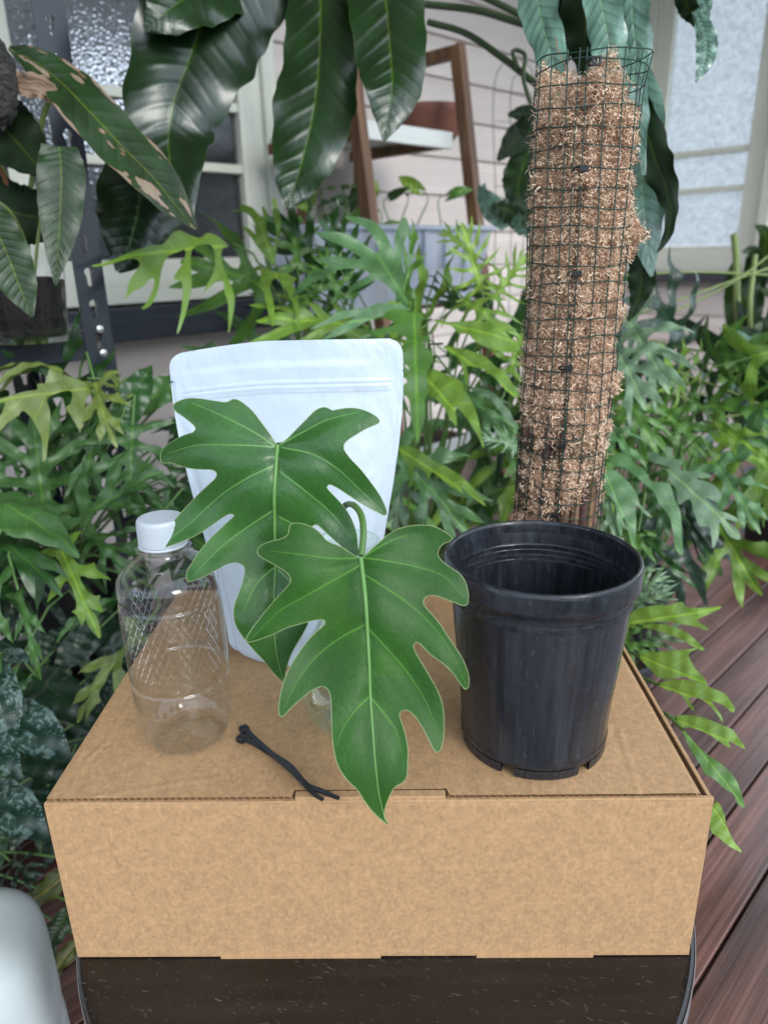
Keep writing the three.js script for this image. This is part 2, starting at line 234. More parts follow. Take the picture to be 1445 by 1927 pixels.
{
  const t = thing('cardboard_box', 'plain brown corrugated mailer box with the tucked lid, under the plant kit', 'box', V(0, TT, 0), undefined, -0.0224);
  const km = M({ map: kraftTex, bumpMap: kraftBump, bumpScale: 0.00012, roughness: 0.78 });
  const K = (g) => uvBox(g, 4.7);
  const fy = BH - 0.0026;
  add('front_panel', K(rbox(-BW, BW, 0.0006, fy, -0.0045, -0.0006, 0.0011)), km, t);
  const fc = (x, y) => { let h = 0.0004 * (fbm((x + 1) / 2, (y + 1) / 2, 30, 30, 95, 3) - 0.5); for (const [x0, y0, x1, y1, k] of [[-0.187, 0.135, -0.165, 0.02, 0.0005], [-0.098, 0.10, -0.092, 0.05, 0.00035], [-0.06, 0.13, -0.062, 0.11, 0.0002]]) { const q = clamp((y - y0) / (y1 - y0)), d = Math.abs(x - lerp(x0, x1, q) - 0.001 * Math.sin(y * 120)) + (q <= 0 || q >= 1 ? 0.01 : 0); h += k * Math.exp(-((d / 0.0016) ** 2)) - 0.5 * k * Math.exp(-(((d - 0.004) / 0.003) ** 2)); } return h; };
  const face = grid(180, 60, (u, v) => { const x = lerp(-BW + 0.0006, BW - 0.0006, u), y = lerp(0.0012, fy - 0.0008, v), e = Math.min(u, 1 - u, v, 1 - v); return V(x, y, -0.0003 + sstep(0, 0.02, e) * (0.0003 + fc(x, y))); }); { const p = face.attributes.position, uv = face.attributes.uv; for (let i = 0; i < p.count; i++) uv.setXY(i, p.getX(i) * 4.7, p.getY(i) * 4.7); } add('front_liner', face, km, t);
  add('tuck_tab', K(rbox(-0.0545, 0.0470, fy - 0.002, BH + 0.0003, -0.0085, -0.0012, 0.0011)), km, t);
  add('foot_tab', K(rbox(-0.118, 0.0, -0.0000, 0.004, -0.003, 0.0009, 0.0004)), km, t); add('foot_tab', K(rbox(0.07, 0.155, -0.0000, 0.004, -0.003, 0.0009, 0.0004)), km, t);
  add('side_panel', K(rbox(BW - 0.0032, BW, 0.0006, BH - 0.004, -BD, -0.0047, 0.0008)), km, t); add('side_panel', K(rbox(-BW, -BW + 0.0032, 0.0006, BH - 0.0036, -BD, -0.0047, 0.0008)), km, t);
  add('inner_flap', K(rbox(BW - 0.0064, BW - 0.0036, 0.004, BH - 0.0075, -BD + 0.004, -0.006, 0.0008)), km, t);
  add('back_panel', K(rbox(-BW + 0.0034, BW - 0.0034, 0.0006, BH - 0.004, -BD, -BD + 0.003, 0.0008)), km, t);
  add('bottom_panel', K(rbox(-BW + 0.0034, BW - 0.0034, 0.0008, 0.0036, -BD + 0.0032, -0.0048, 0.0008)), km, t);
  // lid: a sheet with a notch for the tab, gently uneven, on a fluted core
  const L0 = -BW + 0.0014, L1 = BW - 0.0088, Zf = -0.0030, Zn = -0.0092;
  const seg = (p, a, b) => { const vx = b[0] - a[0], vz = b[1] - a[1], k = clamp(((p[0] - a[0]) * vx + (p[1] - a[1]) * vz) / (vx * vx + vz * vz)); return Math.hypot(p[0] - a[0] - vx * k, p[1] - a[1] - vz * k); };
  const creases = [[[-0.2125, -0.003], [-0.211, -0.045], 0.0005], [[-0.211, -0.045], [-0.206, -0.062], 0.0006], [[-0.206, -0.062], [-0.2055, -0.3], 0.0007], [[0.182, -0.07], [0.176, -0.006], 0.0005], [[-0.02, -0.004], [0.005, -0.12], 0.0003], [[-0.115, -0.022], [-0.19, -0.005], 0.0003], [[0.105, -0.003], [0.112, -0.05], 0.0004]];
  const hgt = (x, z) => { let h = 0.0006 * (fbm((x + 1) / 2, (z + 1) / 2, 24, 24, 91, 3) - 0.5); for (const [a, b, k] of creases) { const d = seg([x, z], a, b); h += k * Math.exp(-((d / 0.0013) ** 2)) - k * 0.5 * Math.exp(-(((d - 0.004) / 0.003) ** 2)); } return h * sstep(0, 0.003, Math.min(x - L0, L1 - x, z + BD, 0.01)); };
  const inNotch = (x) => x > -0.0555 && x < 0.0480;
  const sheet = (y, k) => grid(230, 160, (u, v) => { let x = lerp(L0, L1, u); const zf = inNotch(x) ? Zn : Zf; const z = lerp(zf, -BD + 0.0004, v); const er = 0.0006 * (1 - sstep(0, 0.0016, Math.min(x - L0, L1 - x))); return V(x, y + k * hgt(x, z) - er, z); });
  const K2 = (g) => { const p = g.attributes.position, uv = g.attributes.uv; for (let i = 0; i < p.count; i++) uv.setXY(i, p.getX(i) * 4.7 + 0.3, p.getZ(i) * 4.7 + 0.2); return g; };
  const lid = add('lid', K2(sheet(BH, 1)), km, t);
  add('inner_liner', K2(sheet(BH - 0.0031, 1)), km, lid);
  add('lid_core', K(mergeGeometries([box(L0 + 0.0002, -0.056, BH - 0.0027, BH - 0.0008, -BD + 0.001, -0.0075), box(0.0485, L1 - 0.0003, BH - 0.0027, BH - 0.0008, -BD + 0.001, -0.0075), box(-0.0559, 0.0484, BH - 0.0027, BH - 0.0008, -BD + 0.001, -0.0125)])), M({ color: lin(0.30, 0.19, 0.11), roughness: 0.9 }), lid);
  const flute = (x0, x1, z) => grid(Math.round((x1 - x0) / 0.0004), 1, (u, v) => { const x = lerp(x0, x1, u); return V(x, BH - 0.0016 + 0.0012 * Math.sin(x / 0.0046 * 6.2832), z - v * 0.004); });
  add('flutes', mergeGeometries([flute(L0 + 0.004, -0.0557, Zf - 0.0002), flute(0.0482, L1 - 0.001, Zf - 0.0002), flute(-0.054, 0.0465, Zn - 0.0002)]), km, lid);
}

// ---------------------------------------------------------------- black nursery pot
{
  const c = V(0.1178, TOP + 0.0004, -0.0661), t = thing('nursery_pot', 'empty black plastic nursery pot standing on the cardboard box', 'pot', c);
  const dustAndSheen = tex(1024, 512, (u, v) => { const s = fbm(u, v, 70, 5, 101, 4), b = fbm(u, v, 10, 6, 103, 5, 0.6), sp = fbm(u, v, 120, 60, 107, 2), d = clamp(0.10 + 0.5 * (s - 0.42) + 0.7 * (b - 0.45)) + (sp > 0.80 ? 0.35 : 0); return [0.110 + 0.19 * d, 0.119 + 0.20 * d, 0.137 + 0.22 * d]; });  // dust smears over a raised bluish base that paints in the sky sheen
  const rough = tex(512, 512, grey((u, v) => 0.25 + 0.45 * (fbm(u, v, 40, 4, 109, 4) - 0.45) + 0.4 * (fbm(u, v, 6, 5, 111, 4) - 0.5)), false);
  const mat = M({ map: rep(dustAndSheen, 2, 1), roughness: 1.0, roughnessMap: rep(rough, 2, 1), specularIntensity: 0.9, bumpMap: rep(softNoise, 3, 2), bumpScale: 0.0003 });
  const lathe = (pts, n = 160) => new THREE.LatheGeometry(pts.map(p => new THREE.Vector2(p[0], p[1])), n);
  add('body', lathe([[0.0001, 0.0085], [0.050, 0.0085], [0.0526, 0.006], [0.0534, 0.009], [0.0537, 0.0125], [0.0531, 0.0135], [0.0538, 0.03], [0.0570, 0.065], [0.0597, 0.095], [0.0613, 0.117], [0.0624, 0.1178], [0.0624, 0.1215], [0.0616, 0.1222], [0.0618, 0.1275], [0.0638, 0.1290]]), mat, t);
  add('rim', lathe([[0.0612, 0.1295], [0.0645, 0.1293], [0.0664, 0.1305], [0.0668, 0.133], [0.0668, 0.1425], [0.0664, 0.1455], [0.0652, 0.1467], [0.0636, 0.1463], [0.0628, 0.1440], [0.0626, 0.135], [0.0612, 0.1295]]), mat, t);
  const inner = [[0.0612, 0.1296], [0.0624, 0.138]].reverse(); for (let k = 0; k < 4; k++) inner.push([0.0611 - 0.0004 * k, 0.1285 - 0.004 * k], [0.0605 - 0.0004 * k, 0.1278 - 0.004 * k], [0.0607 - 0.0004 * k, 0.1262 - 0.004 * k]); inner.push([0.0580, 0.095], [0.0520, 0.03], [0.0510, 0.0102], [0.0001, 0.0098]);
  add('inner_wall', lathe(inner), mat, t);
  for (let k = 0; k < 6; k++) { const a0 = k * Math.PI / 3 + 0.62, w = 0.86; const pr = [[0.0495, 0.009], [0.0515, 0.0002], [0.0528, 0.0002], [0.0532, 0.0072]]; add('foot', grid(16, 3, (u, v) => { const a = a0 + u * w, i = Math.round(v * 3), q = pr[i]; return V(Math.sin(a) * q[0], q[1], Math.cos(a) * q[0]); }), mat, t); }
}

// ---------------------------------------------------------------- moss pole
{
  const c = V(0.183, TOP + 0.0006, -0.279), H = 0.486, t = thing('moss_pole', 'green wire mesh pole packed with brown sphagnum moss behind the black pot', 'moss pole', c);
  const r = rng(33), NV = 17, PI2 = Math.PI * 2, VP = 0.0148;
  const lean = (y) => [0.004 * Math.sin(y * 5 + 0.4) - 0.0085 + 0.0085 * y / 0.486, 0.002 * Math.sin(y * 9)];
  const rad = (th, y) => 0.0402 + 0.0011 * Math.sin(th * 2 + y * 13) + 0.0008 * Math.sin(th * 3 - y * 31) + 0.0012 * (1 - sstep(0, 0.12, y)) + 0.006 * sstep(H - 0.03, H, y) * Math.max(0, Math.cos(th - 1.25)) ** 6;
  const pt = (th, y, dr = 0) => { const R = rad(th, y) + dr, l = lean(y); return V(Math.sin(th) * R + l[0], y, Math.cos(th) * R + l[1]); };
  const wire = M({ color: lin(0.008, 0.038, 0.028), roughness: 0.4 });
  const vth = []; for (let k = 0; k < NV; k++) vth.push(k / NV * PI2 + 0.10);
  vth.push(-0.36);                                 // the overlap of the rolled mesh
  for (const th of vth) { const pts = []; for (let j = 0; j <= 22; j++) { const y = H * j / 22; pts.push(pt(th + 0.05 * Math.sin(y * 8 + th) + (th === -0.36 ? 0.09 * Math.sin(y * 12) : 0), y, 0.0018)); } add('vertical_wire', tube(pts, 0.00056, 44, 5), wire, t); }
  const rings = []; for (let y = 0.004; y < H; y += VP) rings.push(y); rings.push(H - 0.0005);
  for (const y of rings) { const pts = [], ph = r() * 6; for (let j = 0; j < 34; j++) { const th = j / 34 * PI2; pts.push(pt(th, y + 0.0016 * Math.sin(th * 2 + ph) + 0.0006 * Math.sin(th * 5 - ph), 0.0009)); } add('ring_wire', tube(pts, 0.00056, 68, 5, true), wire, t); }
  // sticks in the core
  const sm = [[0.20, 0.11, 0.075], [0.30, 0.185, 0.11], [0.13, 0.07, 0.06], [0.36, 0.22, 0.11], [0.16, 0.085, 0.075]].map(q => M({ color: lin(...q), map: rep(grainTex, 1, 0.3), roughness: 0.55, bumpMap: grainBump, bumpScale: 0.0005 }));
  for (let k = 0; k < 21; k++) { const th = k / 21 * PI2, R = 0.0345 - 0.0008 * (k % 3), w = 0.0040 + 0.0012 * r(), x = Math.sin(th) * R, z = Math.cos(th) * R; add('stick', tube([V(x - 0.007, 0, z), V(x * 1.01 - 0.005, 0.09, z), V(x * 0.99 - 0.003, 0.19, z)], q => w * (1 + 0.03 * Math.sin(q * 30)), 14, 9), sm[k % 5], t); }
  // moss: lumpy core and loose fibres
  const low = (th) => { const a = ((th + Math.PI) % PI2 + PI2) % PI2 - Math.PI; return a > -0.28 && a < 1.4 ? 0.132 - 0.014 * Math.cos(a * 5) + 0.012 * a : a <= -0.28 && a > -1.9 ? 0.030 + 0.03 * Math.sin(a * 4) : 0.06; };
  const high = (th) => H - 0.022 + 0.014 * Math.sin(th * 3 + 1.2) + 0.009 * Math.sin(th * 7) - 0.012 * Math.max(0, Math.cos(th - 1.2));
  const puff = (th, y) => { const tu = ((th / PI2) % 1 + 1) % 1, n = 0.45 * fbm(tu, clamp(y / H), 24, 48, 121, 3) + 0.55 * fbm(tu, clamp(y / H), 13, 26, 123, 2), gx = Math.abs(Math.sin((th - 0.10) * NV / 2)), gy = Math.abs(Math.sin((y - 0.004) / VP * Math.PI)); return -0.0050 + 0.0052 * Math.sqrt(gx * gy) + 0.020 * (n - 0.46); };
  const clod = (th, y) => { let s = 0; for (const [a, b, w, k] of [[1.45, 0.352, 0.016, 0.017], [1.2, 0.285, 0.014, 0.007], [1.3, 0.23, 0.02, 0.008], [-1.2, 0.40, 0.02, 0.006], [-0.2, 0.395, 0.016, 0.006], [-1.5, 0.25, 0.02, 0.004], [0.3, 0.13, 0.018, 0.005], [0.5, 0.18, 0.02, 0.004]]) { const d = Math.atan2(Math.sin(th - a), Math.cos(th - a)) * 0.04; s += k * Math.exp(-(d * d + (y - b) ** 2) / (w * w) * 2); } return s; };
  const core = grid(120, 150, (u, v) => { const th = u * PI2, y = lerp(low(th), high(th), v); const e = -0.012 * sstep(0.03, 0, v) - 0.034 * sstep(0.93, 1, v); return pt(th, y, puff(th, y) + clod(th, y) - 0.0042 + e); }, true);
  const mossMat = M({ color: lin(0.30, 0.18, 0.115), roughness: 1 });
  const moss = add('moss', core, mossMat, t); moss.userData.kind = 'stuff';
  const P = [], C = [], I = [], N = 52000, pal = [[0.76, 0.56, 0.39], [0.66, 0.44, 0.30], [0.86, 0.70, 0.52], [0.54, 0.33, 0.22], [0.72, 0.45, 0.33], [0.38, 0.21, 0.14], [0.26, 0.14, 0.09]];
  for (let i = 0; i < N; i++) {
    const th = r() * PI2, lo = low(th), hi = high(th), y = lerp(lo - 0.006, hi + 0.006, r()), R0 = puff(th, y) + clod(th, y), dp = r(), cap = i % 14 === 0, p = cap ? pt(th, hi - 0.006 + 0.006 * r(), -0.036 * (1 - Math.sqrt(r()))) : pt(th, y, R0 - 0.0045 + 0.0045 * dp);
    const n = V(Math.sin(th), 0.25 * (r() - 0.5), Math.cos(th)).normalize(); let d = V(r() - 0.5, r() - 0.5, r() - 0.5).addScaledVector(n, 0.06 + 0.2 * r()).normalize();
    const cn = fbm(((th / PI2) % 1 + 1) % 1, clamp(y / H), 16, 60, 127, 2), L = 0.0030 + 0.0055 * r() * r() + (r() < 0.004 ? 0.010 : 0), w = 0.00030 + 0.00055 * r() * r(), cc = pal[Math.min(6, Math.floor(r() * r() * 5 + clamp((0.62 - cn) * 5, 0, 2.2)))], k = 0.8 + 0.4 * r(), ax = V(r() - 0.5, r() - 0.5, r() - 0.5).normalize(), tw = (r() - 0.5) * 5.5;
    const b0 = P.length / 3; const q = p.clone();
    for (let s = 0; s <= 4; s++) { const sd = d.clone().cross(ax).normalize().multiplyScalar(w * (1 - 0.5 * s / 4)); P.push(q.x + sd.x, q.y + sd.y, q.z + sd.z, q.x - sd.x, q.y - sd.y, q.z - sd.z); for (let m = 0; m < 2; m++) C.push(cc[0] * k, cc[1] * k, cc[2] * k); q.addScaledVector(d, L / 4); d.applyAxisAngle(ax, tw * 0.4); d.addScaledVector(n, -0.04).normalize(); }
    for (let s = 0; s < 4; s++) { const a = b0 + s * 2; I.push(a, a + 1, a + 3, a, a + 3, a + 2); }
  }
  const g = new THREE.BufferGeometry(); g.setAttribute('position', new THREE.Float32BufferAttribute(P, 3)); g.setAttribute('color', new THREE.Float32BufferAttribute(C, 3)); g.setIndex(I); g.computeVertexNormals();
  const fb = add('moss_fibres', g, M({ vertexColors: true, roughness: 0.85 }), t); fb.userData.kind = 'stuff';
  // cable ties along the overlap
  const tieM = M({ color: lin(0.012, 0.012, 0.014), roughness: 0.35 });
  [[0.476, -0.10], [0.402, -0.22], [0.323, -0.22], [0.246, -0.26], [0.178, -0.26], [0.112, -0.28]].forEach(([y, th], i) => { const p = pt(th, y, 0.0035), hd = i === 0 ? mergeGeometries([box(-0.004, -0.0027, -0.0032, 0.0032, -0.002, 0.002), box(0.0012, 0.0026, -0.0032, 0.0032, -0.002, 0.002), box(-0.0026, 0.0011, 0.0018, 0.0031, -0.002, 0.002), box(-0.0026, 0.0011, -0.0031, -0.0018, -0.002, 0.002)]) : rbox(-0.0036, 0.0036, -0.0026, 0.0026, -0.002, 0.002, 0.0008); const m = add('cable_tie_head', hd, tieM, t); m.position.copy(p); m.rotation.y = th; const b = []; for (let k = 0; k < 10; k++) { const a = k / 10 * PI2; b.push(V(p.x + Math.cos(a) * 0.0035 - 0.004, p.y + Math.sin(a) * 0.002, p.z - 0.002 + Math.sin(a) * 0.0028)); } add('cable_tie_loop', tube(b, 0.0007, 24, 5, true), tieM, t); });
  add('loose_root', tube([at(1068, 130, 0.605), at(1058, 112, 0.61), at(1048, 90, 0.612), at(1046, 70, 0.612)].map(p => p.sub(c)), 0.0004, 16, 4), M({ color: lin(0.3, 0.17, 0.09), roughness: 0.9 }), t);
}

// ---------------------------------------------------------------- white stand-up pouch
{
  const c = V(-0.068, TOP + 0.0004, -0.196), t = thing('stand_up_pouch', 'plain white resealable stand-up pouch behind the lobed leaves', 'pouch', c);
  const bump = tex(512, 512, grey((u, v) => fbm(u, v, 5, 4, 131, 5, 0.55)), false);
  const mat = M({ color: lin(0.54, 0.62, 0.71), roughness: 0.38, bumpMap: bump, bumpScale: 0.004, sheen: 0 });
  const Hh = 0.2775, half = (y) => { const w = 0.0655 + 0.0345 * sstep(0, 0.25, y) * 0.95; const rt = 0.013, rb = 0.011; let k = w; if (y > Hh - rt) k -= rt - Math.sqrt(Math.max(0, rt * rt - (y - Hh + rt) ** 2)); if (y < rb) k -= rb - Math.sqrt(Math.max(0, rb * rb - (rb - y) ** 2)); return k; };
  const ridge = (y, y0, w) => Math.exp(-(((y - y0) / w) ** 2));
  const surf = (sgn) => grid(110, 190, (u, v) => {
    const X = Math.sin((u - 0.5) * Math.PI), y = Hh * (1 - (1 - v) ** 1.0) * 1.0, w = half(clamp(y, 0.0002, Hh - 0.0002)), depth = 0.032 * (1 - sstep(0.02, 0.235, y)) ** 0.8 + 0.0016;
    const b = depth * (1 - Math.abs(X) ** 2.4), n = fbm(clamp(u, 0, 0.999), clamp(v, 0, 0.999), 5, 6, 137, 3) - 0.5, sealX = sstep(0.86, 0.93, Math.abs(X)), sealY = sstep(0.256, 0.262, y);
    let z = sgn * (b * (1 - 0.55 * sealX) * (1 - 0.9 * sealY) + 0.004 * n * (1 - Math.abs(X) ** 4) * (1 - sealY) + 0.0011 * (ridge(y, 0.2395, 0.0008) + ridge(y, 0.2435, 0.0008) + 0.7 * ridge(y, 0.2365, 0.0007)) * (1 - sealX) + 0.0004);
    z += 0.007 * X * X * sstep(0.1, 0.27, y) * -1 + 0.0035 * Math.sin(X * 2.2 + 0.6) * sstep(0.05, 0.25, y);
    if (sgn > 0 && y < 0.034) z -= 0.006 * (1 - y / 0.034) * (1 - X * X);
    const sag = -0.011 * Math.max(0, -X - 0.1) ** 1.4 * sstep(0.1, 0.27, y) - 0.002 * Math.max(0, X - 0.4);
    return V(X * w - 0.001 + 0.0 * y, y + sag, z - 0.02 * sstep(0, 0.3, y));
  });
  add('front_sheet', surf(1), mat, t); add('back_sheet', surf(-1), mat, t);
  const nm = M({ color: lin(0.03, 0.05, 0.07), roughness: 0.6 });
  add('tear_notch', box(-0.1004, -0.0972, 0.2445, 0.2451, -0.0285, -0.0235), nm, t); add('tear_notch', box(0.0955, 0.0985, 0.2495, 0.2501, -0.0285, -0.0235), nm, t);
}

// ---------------------------------------------------------------- clear plastic bottle
{
  const c = V(-0.143, TOP + 0.0005, -0.075), t = thing('plastic_bottle', 'empty clear plastic bottle with a white screw cap', 'bottle', c);
  const hatch = tex(1024, 512, grey((u, v) => { const a = Math.abs(((u * 44 + v * 15) % 1 + 1) % 1 - 0.5) * 2, b = Math.abs(((u * 44 - v * 15) % 1 + 1) % 1 - 0.5) * 2, l = Math.max(sstep(0.72, 0.95, a), sstep(0.72, 0.95, b)); const side = sstep(0.10, 0.13, Math.abs(((u * 2) % 1) - 0.5)) , band = sstep(0.40, 0.42, v) * (1 - sstep(0.70, 0.72, v)); return 0.25 + 0.5 * l * side * band + 0.25 * fbm(u, v, 8, 5, 141, 3); }), false);
  const pet = M({ color: lin(0.90, 0.915, 0.92), transmission: 1, thickness: 0, roughness: 0.035, ior: 1.58, bumpMap: hatch, bumpScale: 0.0022 });
  const prof = [[0.0005, 0.006], [0.012, 0.0035], [0.022, 0.0006], [0.028, 0.0012], [0.0322, 0.006], [0.0345, 0.014], [0.0353, 0.026], [0.0355, 0.048], [0.0351, 0.0525], [0.0340, 0.0545], [0.0351, 0.0565], [0.0356, 0.062], [0.0357, 0.088], [0.0357, 0.113], [0.0352, 0.1165], [0.0341, 0.1185], [0.0352, 0.1205], [0.0355, 0.127], [0.0346, 0.133], [0.0310, 0.1385], [0.0225, 0.1455], [0.0165, 0.1495], [0.0150, 0.1520]];
  const cur = new THREE.CatmullRomCurve3(prof.map(p => V(p[0], p[1], 0)), false, 'centripetal').getPoints(150);
  const g = grid(96, 150, (u, v) => { const q = cur[Math.round(v * 150)], a = u * Math.PI * 2, base = 1 - sstep(0.004, 0.022, q.y), mid = sstep(0.028, 0.045, q.y); const pet5 = 1 - 0.055 * base * (0.5 + 0.5 * Math.cos(a * 8)) * sstep(0.01, 0.026, q.x), pan = 1 - 0.022 * (1 - mid) * sstep(0.012, 0.02, q.y) * Math.max(0, Math.cos(a * 4)), wob = 1 + 0.006 * Math.sin(a * 2 + q.y * 40) * sstep(0.02, 0.05, q.y) * (1 - sstep(0.11, 0.13, q.y)); const R = q.x * pet5 * pan * wob; return V(Math.sin(a) * R, q.y, Math.cos(a) * R); }, true);
  { const uv = g.attributes.uv, p = g.attributes.position; for (let i = 0; i < uv.count; i++) uv.setY(i, p.getY(i) / 0.16); }
  add('body', g, pet, t);
  add('neck', new THREE.LatheGeometry([[0.0150, 0.1521], [0.0150, 0.1532], [0.0186, 0.1537], [0.0190, 0.1547], [0.0186, 0.1556], [0.0140, 0.1560], [0.0136, 0.166], [0.0132, 0.166], [0.0134, 0.152]].map(p => new THREE.Vector2(...p)), 64), pet, t);
  const cap = M({ color: lin(0.62, 0.68, 0.74), roughness: 0.35, transmission: 0.25, thickness: 0 });
  add('cap', grid(216, 14, (u, v) => { const a = u * Math.PI * 2, rib = (Math.round(u * 216) % 3 === 0) ? 0.00035 : 0; const pr = [[0.0160, 0.1585], [0.01635, 0.1588], [0.0163, 0.161], [0.0162, 0.1635], [0.0162, 0.166], [0.0162, 0.1685], [0.0161, 0.171], [0.0160, 0.1735], [0.0157, 0.1752], [0.0149, 0.1763], [0.013, 0.1767], [0.0125, 0.1763], [0.008, 0.1763], [0.004, 0.1764], [0.0001, 0.1764]][Math.round(v * 14)]; const R = pr[0] - (pr[1] > 0.1605 && pr[1] < 0.1738 ? rib : 0); return V(Math.sin(a) * R, pr[1], Math.cos(a) * R); }, true), cap, t);
  add('tamper_band', new THREE.LatheGeometry([[0.0150, 0.1562], [0.0164, 0.1563], [0.0166, 0.157], [0.0164, 0.1580], [0.0152, 0.1581]].map(p => new THREE.Vector2(...p)), 72), cap, t);
}

// ---------------------------------------------------------------- two cable ties
{
  const mat = M({ color: lin(0.013, 0.013, 0.015), roughness: 0.36 });
  const tie = (pts, label, dy) => {
    const w = pts.map(p => onLevel(p[0], p[1], TOP + 0.001)), t = thing('cable_tie', label, 'cable tie', w[0].clone(), 'loose cable ties on the box');
    const d = w[1].clone().sub(w[0]).normalize(), ang = Math.atan2(-d.z, d.x);
    const h = add('head', mergeGeometries([rbox(-0.0028, 0.0036, 0, 0.0046, -0.0033, 0.0033, 0.0008), rbox(-0.001, 0.0018, 0.0043, 0.0056, -0.0014, 0.0014, 0.0004)]), mat, t); h.rotation.y = ang; h.position.y = 0.0002;
    const cur = new THREE.CatmullRomCurve3(w.map((p, i) => p.clone().sub(w[0]).setY([0.0025, 0.0016, dy, dy * 1.5, dy, 0.0008, 0.0008][i])), false, 'centripetal'), n = 40;
    const g = grid(4, n, (u, v) => { const p = cur.getPointAt(v), tg = cur.getTangentAt(v), s = V(-tg.z, 0, tg.x).normalize(), wd = v > 0.86 ? lerp(0.0018, 0.0011, (v - 0.86) / 0.14) : 0.0019; const q = [[-1, 0], [-1, 1], [1, 1], [1, 0], [-1, 0]][Math.round(u * 4)]; return p.addScaledVector(s, q[0] * wd).add(V(0, q[1] * 0.0013, 0)); });
    add('strap', g.toNonIndexed(), mat, t).geometry.computeVertexNormals();
  };
  tie([[460, 1377], [490, 1404], [520, 1433], [550, 1462], [575, 1484], [595, 1500], [608, 1508]], 'straight black cable tie lying over the other, its head nearest the pouch', 0.0032);
  tie([[455, 1395], [480, 1404], [508, 1421], [545, 1446], [580, 1483], [606, 1492], [638, 1506]], 'black cable tie with its tail bent to the right, lying under the straight one', 0.0012);
}
// ---------------------------------------------------------------- cutting with two traced leaves, in a glass vase
const zA = (a) => a.map(([x, y]) => [280 + x / 2.2578, 620 + y / 2.2578]), zB = (a) => a.map(([x, y]) => [420 + x / 2.89, 930 + y / 2.89]);
const backOutline = zA([[548, 490], [520, 450], [480, 395], [440, 345], [405, 315], [375, 298], [350, 298], [337, 309], [290, 305], [255, 300], [215, 294], [170, 293], [130, 305], [105, 325], [115, 345], [150, 370], [185, 395], [208, 418], [208, 432], [190, 440], [150, 452], [110, 470], [60, 495], [32, 525], [29, 555], [38, 569], [70, 566], [110, 575], [170, 590], [240, 595], [280, 597], [297, 608], [297, 622], [280, 640], [240, 672], [190, 715], [150, 755], [110, 800], [70, 850], [42, 895], [37, 922], [46, 932], [80, 922], [130, 905], [190, 880], [240, 850], [290, 815], [330, 790], [355, 783], [364, 788], [358, 798], [340, 813], [300, 850], [260, 890], [220, 940], [190, 990], [168, 1030], [163, 1058], [171, 1070], [200, 1063], [250, 1042], [300, 1015], [345, 993], [375, 990], [400, 1000], [411, 1015], [410, 1040], [400, 1085], [385, 1130], [372, 1170], [369, 1210], [380, 1255], [400, 1290], [430, 1330], [460, 1365], [500, 1410], [535, 1460], [562, 1492], [572, 1503], [580, 1470], [590, 1430], [605, 1385], [630, 1335], [660, 1285], [682, 1240], [705, 1180], [745, 1150], [768, 1120], [745, 1060], [712, 980], [692, 910], [690, 850], [702, 828], [720, 835], [760, 872], [805, 910], [850, 943], [885, 962], [893, 955], [889, 925], [884, 885], [873, 840], [850, 790], [820, 745], [790, 710], [765, 680], [758, 662], [771, 658], [800, 672], [840, 700], [890, 735], [940, 765], [985, 788], [1001, 797], [1009, 788], [1004, 762], [980, 710], [940, 650], [900, 595], [860, 550], [836, 515], [831, 496], [845, 475], [880, 450], [930, 420], [970, 402], [983, 390], [965, 370], [930, 350], [890, 338], [850, 335], [810, 340], [780, 345], [760, 334], [740, 332], [710, 345], [670, 385], [630, 425], [590, 465], [560, 487]]);
const frontOutline = zB([[748, 345], [735, 342], [700, 325], [660, 300], [625, 280], [590, 268], [560, 250], [535, 220], [500, 190], [460, 172], [420, 162], [385, 162], [363, 176], [362, 208], [350, 230], [310, 248], [260, 258], [215, 275], [188, 300], [187, 322], [210, 345], [255, 370], [310, 402], [352, 432], [371, 460], [365, 485], [340, 515], [300, 555], [240, 620], [190, 680], [145, 740], [118, 788], [120, 805], [150, 803], [210, 785], [280, 758], [350, 725], [420, 705], [480, 690], [525, 682], [550, 685], [559, 697], [545, 715], [510, 745], [470, 785], [430, 835], [390, 895], [355, 960], [328, 1030], [312, 1100], [306, 1165], [310, 1199], [322, 1209], [345, 1185], [380, 1150], [420, 1115], [470, 1075], [510, 1052], [545, 1046], [570, 1060], [582, 1090], [588, 1130], [590, 1180], [592, 1250], [595, 1320], [605, 1390], [620, 1450], [650, 1510], [690, 1560], [730, 1600], [760, 1650], [800, 1710], [850, 1765], [885, 1795], [905, 1808], [886, 1780], [876, 1750], [880, 1710], [895, 1660], [915, 1610], [935, 1582], [970, 1560], [991, 1535], [998, 1500], [1000, 1450], [1003, 1400], [998, 1350], [985, 1290], [970, 1240], [958, 1202], [965, 1183], [985, 1175], [1010, 1180], [1035, 1200], [1060, 1230], [1090, 1280], [1120, 1340], [1145, 1388], [1160, 1402], [1175, 1395], [1190, 1360], [1198, 1310], [1200, 1240], [1195, 1170], [1180, 1110], [1155, 1050], [1120, 990], [1085, 930], [1055, 880], [1035, 840], [1032, 816], [1045, 803], [1065, 811], [1090, 835], [1130, 875], [1180, 910], [1220, 945], [1255, 985], [1290, 1035], [1318, 1062], [1332, 1050], [1336, 1010], [1325, 960], [1300, 900], [1260, 835], [1215, 770], [1170, 700], [1120, 640], [1091, 605], [1086, 580], [1100, 560], [1130, 550], [1160, 553], [1210, 572], [1265, 592], [1308, 607], [1328, 600], [1336, 560], [1330, 510], [1310, 460], [1280, 425], [1240, 400], [1200, 370], [1176, 345], [1168, 320], [1178, 290], [1205, 265], [1244, 250], [1244, 238], [1220, 215], [1180, 190], [1130, 172], [1060, 168], [990, 178], [930, 200], [880, 235], [840, 270], [800, 305], [770, 333]]);
